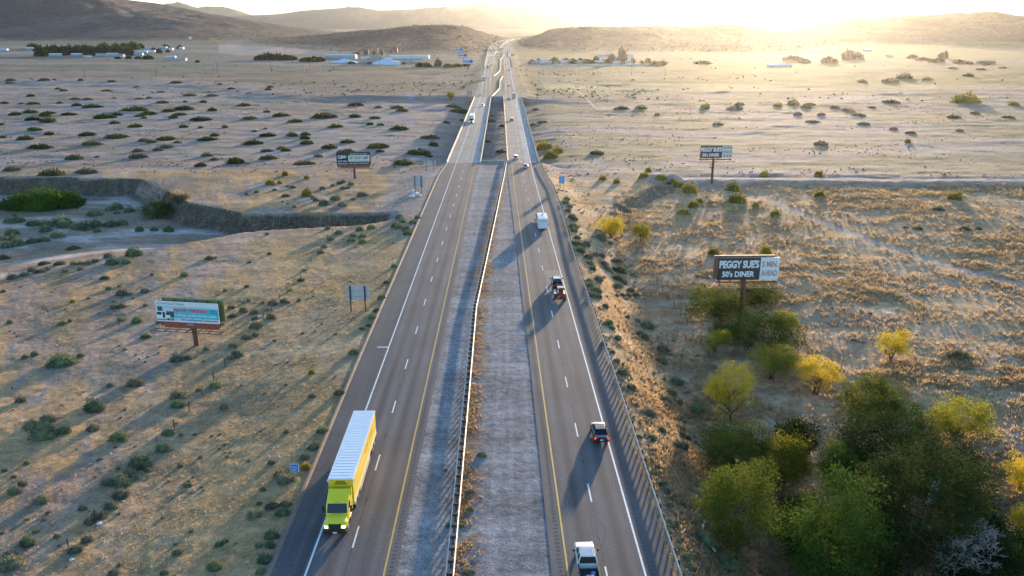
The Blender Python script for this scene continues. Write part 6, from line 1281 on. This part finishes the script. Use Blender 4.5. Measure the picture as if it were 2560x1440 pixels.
for k, (px, py, s, mt, lb) in enumerate(((648, 791, .6, WB, 'white scrap by the fence right of the NOW HIRING board'), (626, 806, .4, WB, 'small white scrap left of the fence scrap'), (661, 870, .45, simple('bright_blue', (.02, .08, .5), .4), 'bright blue scrap on the verge below the fence'), (248, 1307, .5, WB, 'white scrap among the brush at lower left'), (178, 1397, .4, WB, 'white scrap by the brush near bottom left corner'), (308, 1250, .35, WB, 'white scrap at foot of the bush line on the left'), (502, 835, .5, WB, 'pale scrap right of the NOW HIRING pole'), (432, 832, .5, BB, 'blue scrap left of the NOW HIRING pole'))):
    bag(lb, px, py, s*.6, mt, 20+k, 'litter_scrap', 'litter', .25)
for lb, a, b in (('pale curved pipe standing on the slope below the grove trees', (1756, 1322), (1762, 1305)), ('white pipe lying on the slope by the bottom of the grove', (1773, 1364), (1787, 1384))):
    p, q = Vector(pix(*a)), Vector(pix(*b)); m = MB(); m.cyl((0, 0, .15), q-p+Vector((0, 0, .3)), .11, WHT, n=8); tag(m.build('drain_pipe', None, p), lb, 'pipe')

# ---- countless small grass
def tufts(name, P, hgt, wid, nb, mat, rg, lean=.5):
    n = len(P); base = np.repeat(P, nb, 0); N = n*nb; a = rg.uniform(0, 2*np.pi, N); r = np.repeat(wid, nb)*rg.uniform(.1, 1, N)
    b0 = base + np.stack([np.cos(a)*r*.6, np.sin(a)*r*.6, np.full(N, -.04)], -1); h = np.repeat(hgt, nb)*rg.uniform(.5, 1.15, N)
    tip = b0 + np.stack([np.cos(a)*r*lean + rg.normal(size=N)*.12*h, np.sin(a)*r*lean + rg.normal(size=N)*.12*h, h], -1); t = rg.uniform(0, np.pi, N); s = np.stack([np.cos(t), np.sin(t), np.zeros(N)], -1)*(h*.16)[:, None]
    V = np.stack([b0-s, b0+s, tip+s*.45, tip-s*.45], 1).reshape(-1, 3); tag(link(name, np_mesh(name, V, np.arange(4*N).reshape(N, 4), [mat])), kind='stuff')
def cast(n, x0, x1, y0, y1, px, py, sc, fn, rg):      # rejection sampling inside the land seen, denser near
    yy = y0*(y1/y0)**rg.random(n); xx = rg.uniform(x0, x1, n)*(yy+25); k = fn(xx, yy) > rg.random(n); xx, yy = xx[k], yy[k]; return np.stack([xx, yy, height(xx, yy)], -1)
rg = np.random.default_rng(77)
ro = lambda X, Y: X - along(R_OUT, Y); lo = lambda X, Y: along(L_OUT, Y) - X
trk = lambda X, Y: polydist(X, Y, R_ROAD) > 2.2
fr = lambda X, Y: (ro(X, Y) > 2)*trk(X, Y)*(Y < 276)*(.15+.85*sstep((fbm(X, Y*1.6, 6.5, 3)-.42)*6))*(.3+.75*sstep((fbm(X+9, Y+9, 26, 2)-.38)*5))
P = cast(150000, .12, .95, 52, 280, 0, 0, 1, fr, rg); k = rg.random(len(P)) < .72; q = P[:, 1]/100
tufts('dry_grass', P[k], rg.uniform(.25, .55, k.sum())*(.75+.35*q[k]), rg.uniform(.3, .65, k.sum())*(.75+.35*q[k]), 7, M_STRAW, rg); tufts('dry_grass', P[~k], rg.uniform(.3, .6, (~k).sum())*(.75+.3*q[~k]), rg.uniform(.3, .6, (~k).sum()), 7, M_STRB, rg)
fe = lambda X, Y: (ro(X, Y) > .8)*(ro(X, Y) < 14)*(.35+.65*sstep((fbm(X, Y, 3, 3)-.4)*5)); P = cast(26000, .05, .5, 52, 290, 0, 0, 1, fe, rg); tufts('orange_grass', P, rg.uniform(.15, .4, len(P)), rg.uniform(.15, .4, len(P)), 6, M_STRB, rg)
fl_ = lambda X, Y: (lo(X, Y) > .8)*(~inpoly(X, Y, CH))*(Y < 296)*(.10 + .55*sstep((30-lo(X, Y)-.0*Y)/8) + .35*sstep((fbm(X*.9+Y*.42, (Y*.9-X*.42)*.25, 5, 4)-.47)*7))
P = cast(70000, -.95, -.08, 52, 290, 0, 0, 1, fl_, rg); k = rg.random(len(P)) < .6
tufts('verge_grass', P[k], rg.uniform(.06, .2, k.sum())*(.8+P[k, 1]/260), rg.uniform(.1, .3, k.sum()), 5, M_STRAW, rg); tufts('verge_grass', P[~k], rg.uniform(.07, .22, (~k).sum()), rg.uniform(.1, .3, (~k).sum()), 5, M_STRB, rg)
# weeds under the median rail
yy = 50*(270/50)**rg.random(7000); gx = np.interp(yy, [a[1] for a in GM], [a[0] for a in GM]); xx = gx + np.where(yy < 170, np.abs(rg.normal(size=7000))*.9+.1, rg.normal(size=7000)*1.1-.4); k = fbm(xx, yy, 2.5, 3) > .45
P = np.stack([xx, yy, height(xx, yy)], -1)[k]; tufts('median_weeds', P, rg.uniform(.08, .28, len(P)), rg.uniform(.1, .3, len(P)), 6, M_STRB, rg)
# fine scrub: low small plants dotted over the bluff, verges and distant plain
def scrub(name, P, s, mt, rg): 
    me = bush_proto(mt, 400, 40, .5, .8); n0 = len(me.vertices); v0 = np.empty(n0*3, np.float32); me.vertices.foreach_get('co', v0); v0 = v0.reshape(-1, 3); f0 = np.array([list(p.vertices) for p in me.polygons])
    a = rg.uniform(0, 6.28, len(P)); ca, sa = np.cos(a)[:, None], np.sin(a)[:, None]; x = v0[None, :, 0]*ca - v0[None, :, 1]*sa; y = v0[None, :, 0]*sa + v0[None, :, 1]*ca
    V = np.stack([x*s[:, None]+P[:, 0:1], y*s[:, None]+P[:, 1:2], np.broadcast_to(v0[None, :, 2], x.shape)*s[:, None]+P[:, 2:3]], -1).reshape(-1, 3); F = (f0[None]+np.arange(len(P))[:, None, None]*n0).reshape(-1, 4)
    tag(link(name, np_mesh(name, V, F, [mt])), kind='stuff')
fb = lambda X, Y: (lo(X, Y) > 1.5)*(~inpoly(X, Y, CH))*(Y < 300)*(.25+sstep((fbm(X, Y, 12, 3)-.52)*6)); fw = lambda X, Y: ((lo(X, Y) > 3) | (ro(X, Y) > 3))*sstep((fbm(X*.3, Y, 18, 3)-.45)*6)*.8; P = cast(9000, -.8, .9, 290, 700, 0, 0, 1, fw, rg); scrub('plain_scrub', P, rg.uniform(.2, .6, len(P)), M_SAGE, rg)
P = cast(1400, -.8, -.08, 60, 300, 0, 0, 1, fb, rg); scrub('low_scrub', P, rg.uniform(.15, .4, len(P)), M_SAGE, rg)
fs = lambda X, Y: (ro(X, Y) > 1)*(ro(X, Y) < 12+.02*Y)*.9; P = cast(2200, .02, .45, 55, 300, 0, 0, 1, fs, rg); scrub('low_scrub', P, rg.uniform(.2, .6, len(P)), M_SAGT, rg)
ff = lambda X, Y: np.exp(-(np.abs(X/(Y+25))/.30)**2)*(Y > 635)*((lo(X, Y) > 6) | (ro(X, Y) > 6))*sstep((fbm(X*.5, Y, 45, 3)-.50)*7)*(np.abs(X) < .75*Y); P = cast(7000, -.75, .75, 620, 1700, 0, 0, 1, ff, rg); scrub('distant_scrub', P, rg.uniform(.5, 1.5, len(P))**1.4, M_OLIV, rg)
fh = lambda X, Y: (hills(X, Y)[0] > 3)*.9; P = cast(9000, -.75, .75, 1500, 4200, 0, 0, 1, fh, rg); scrub('hill_scrub', P, rg.uniform(1.5, 4.0, len(P)), M_BRWN, rg)
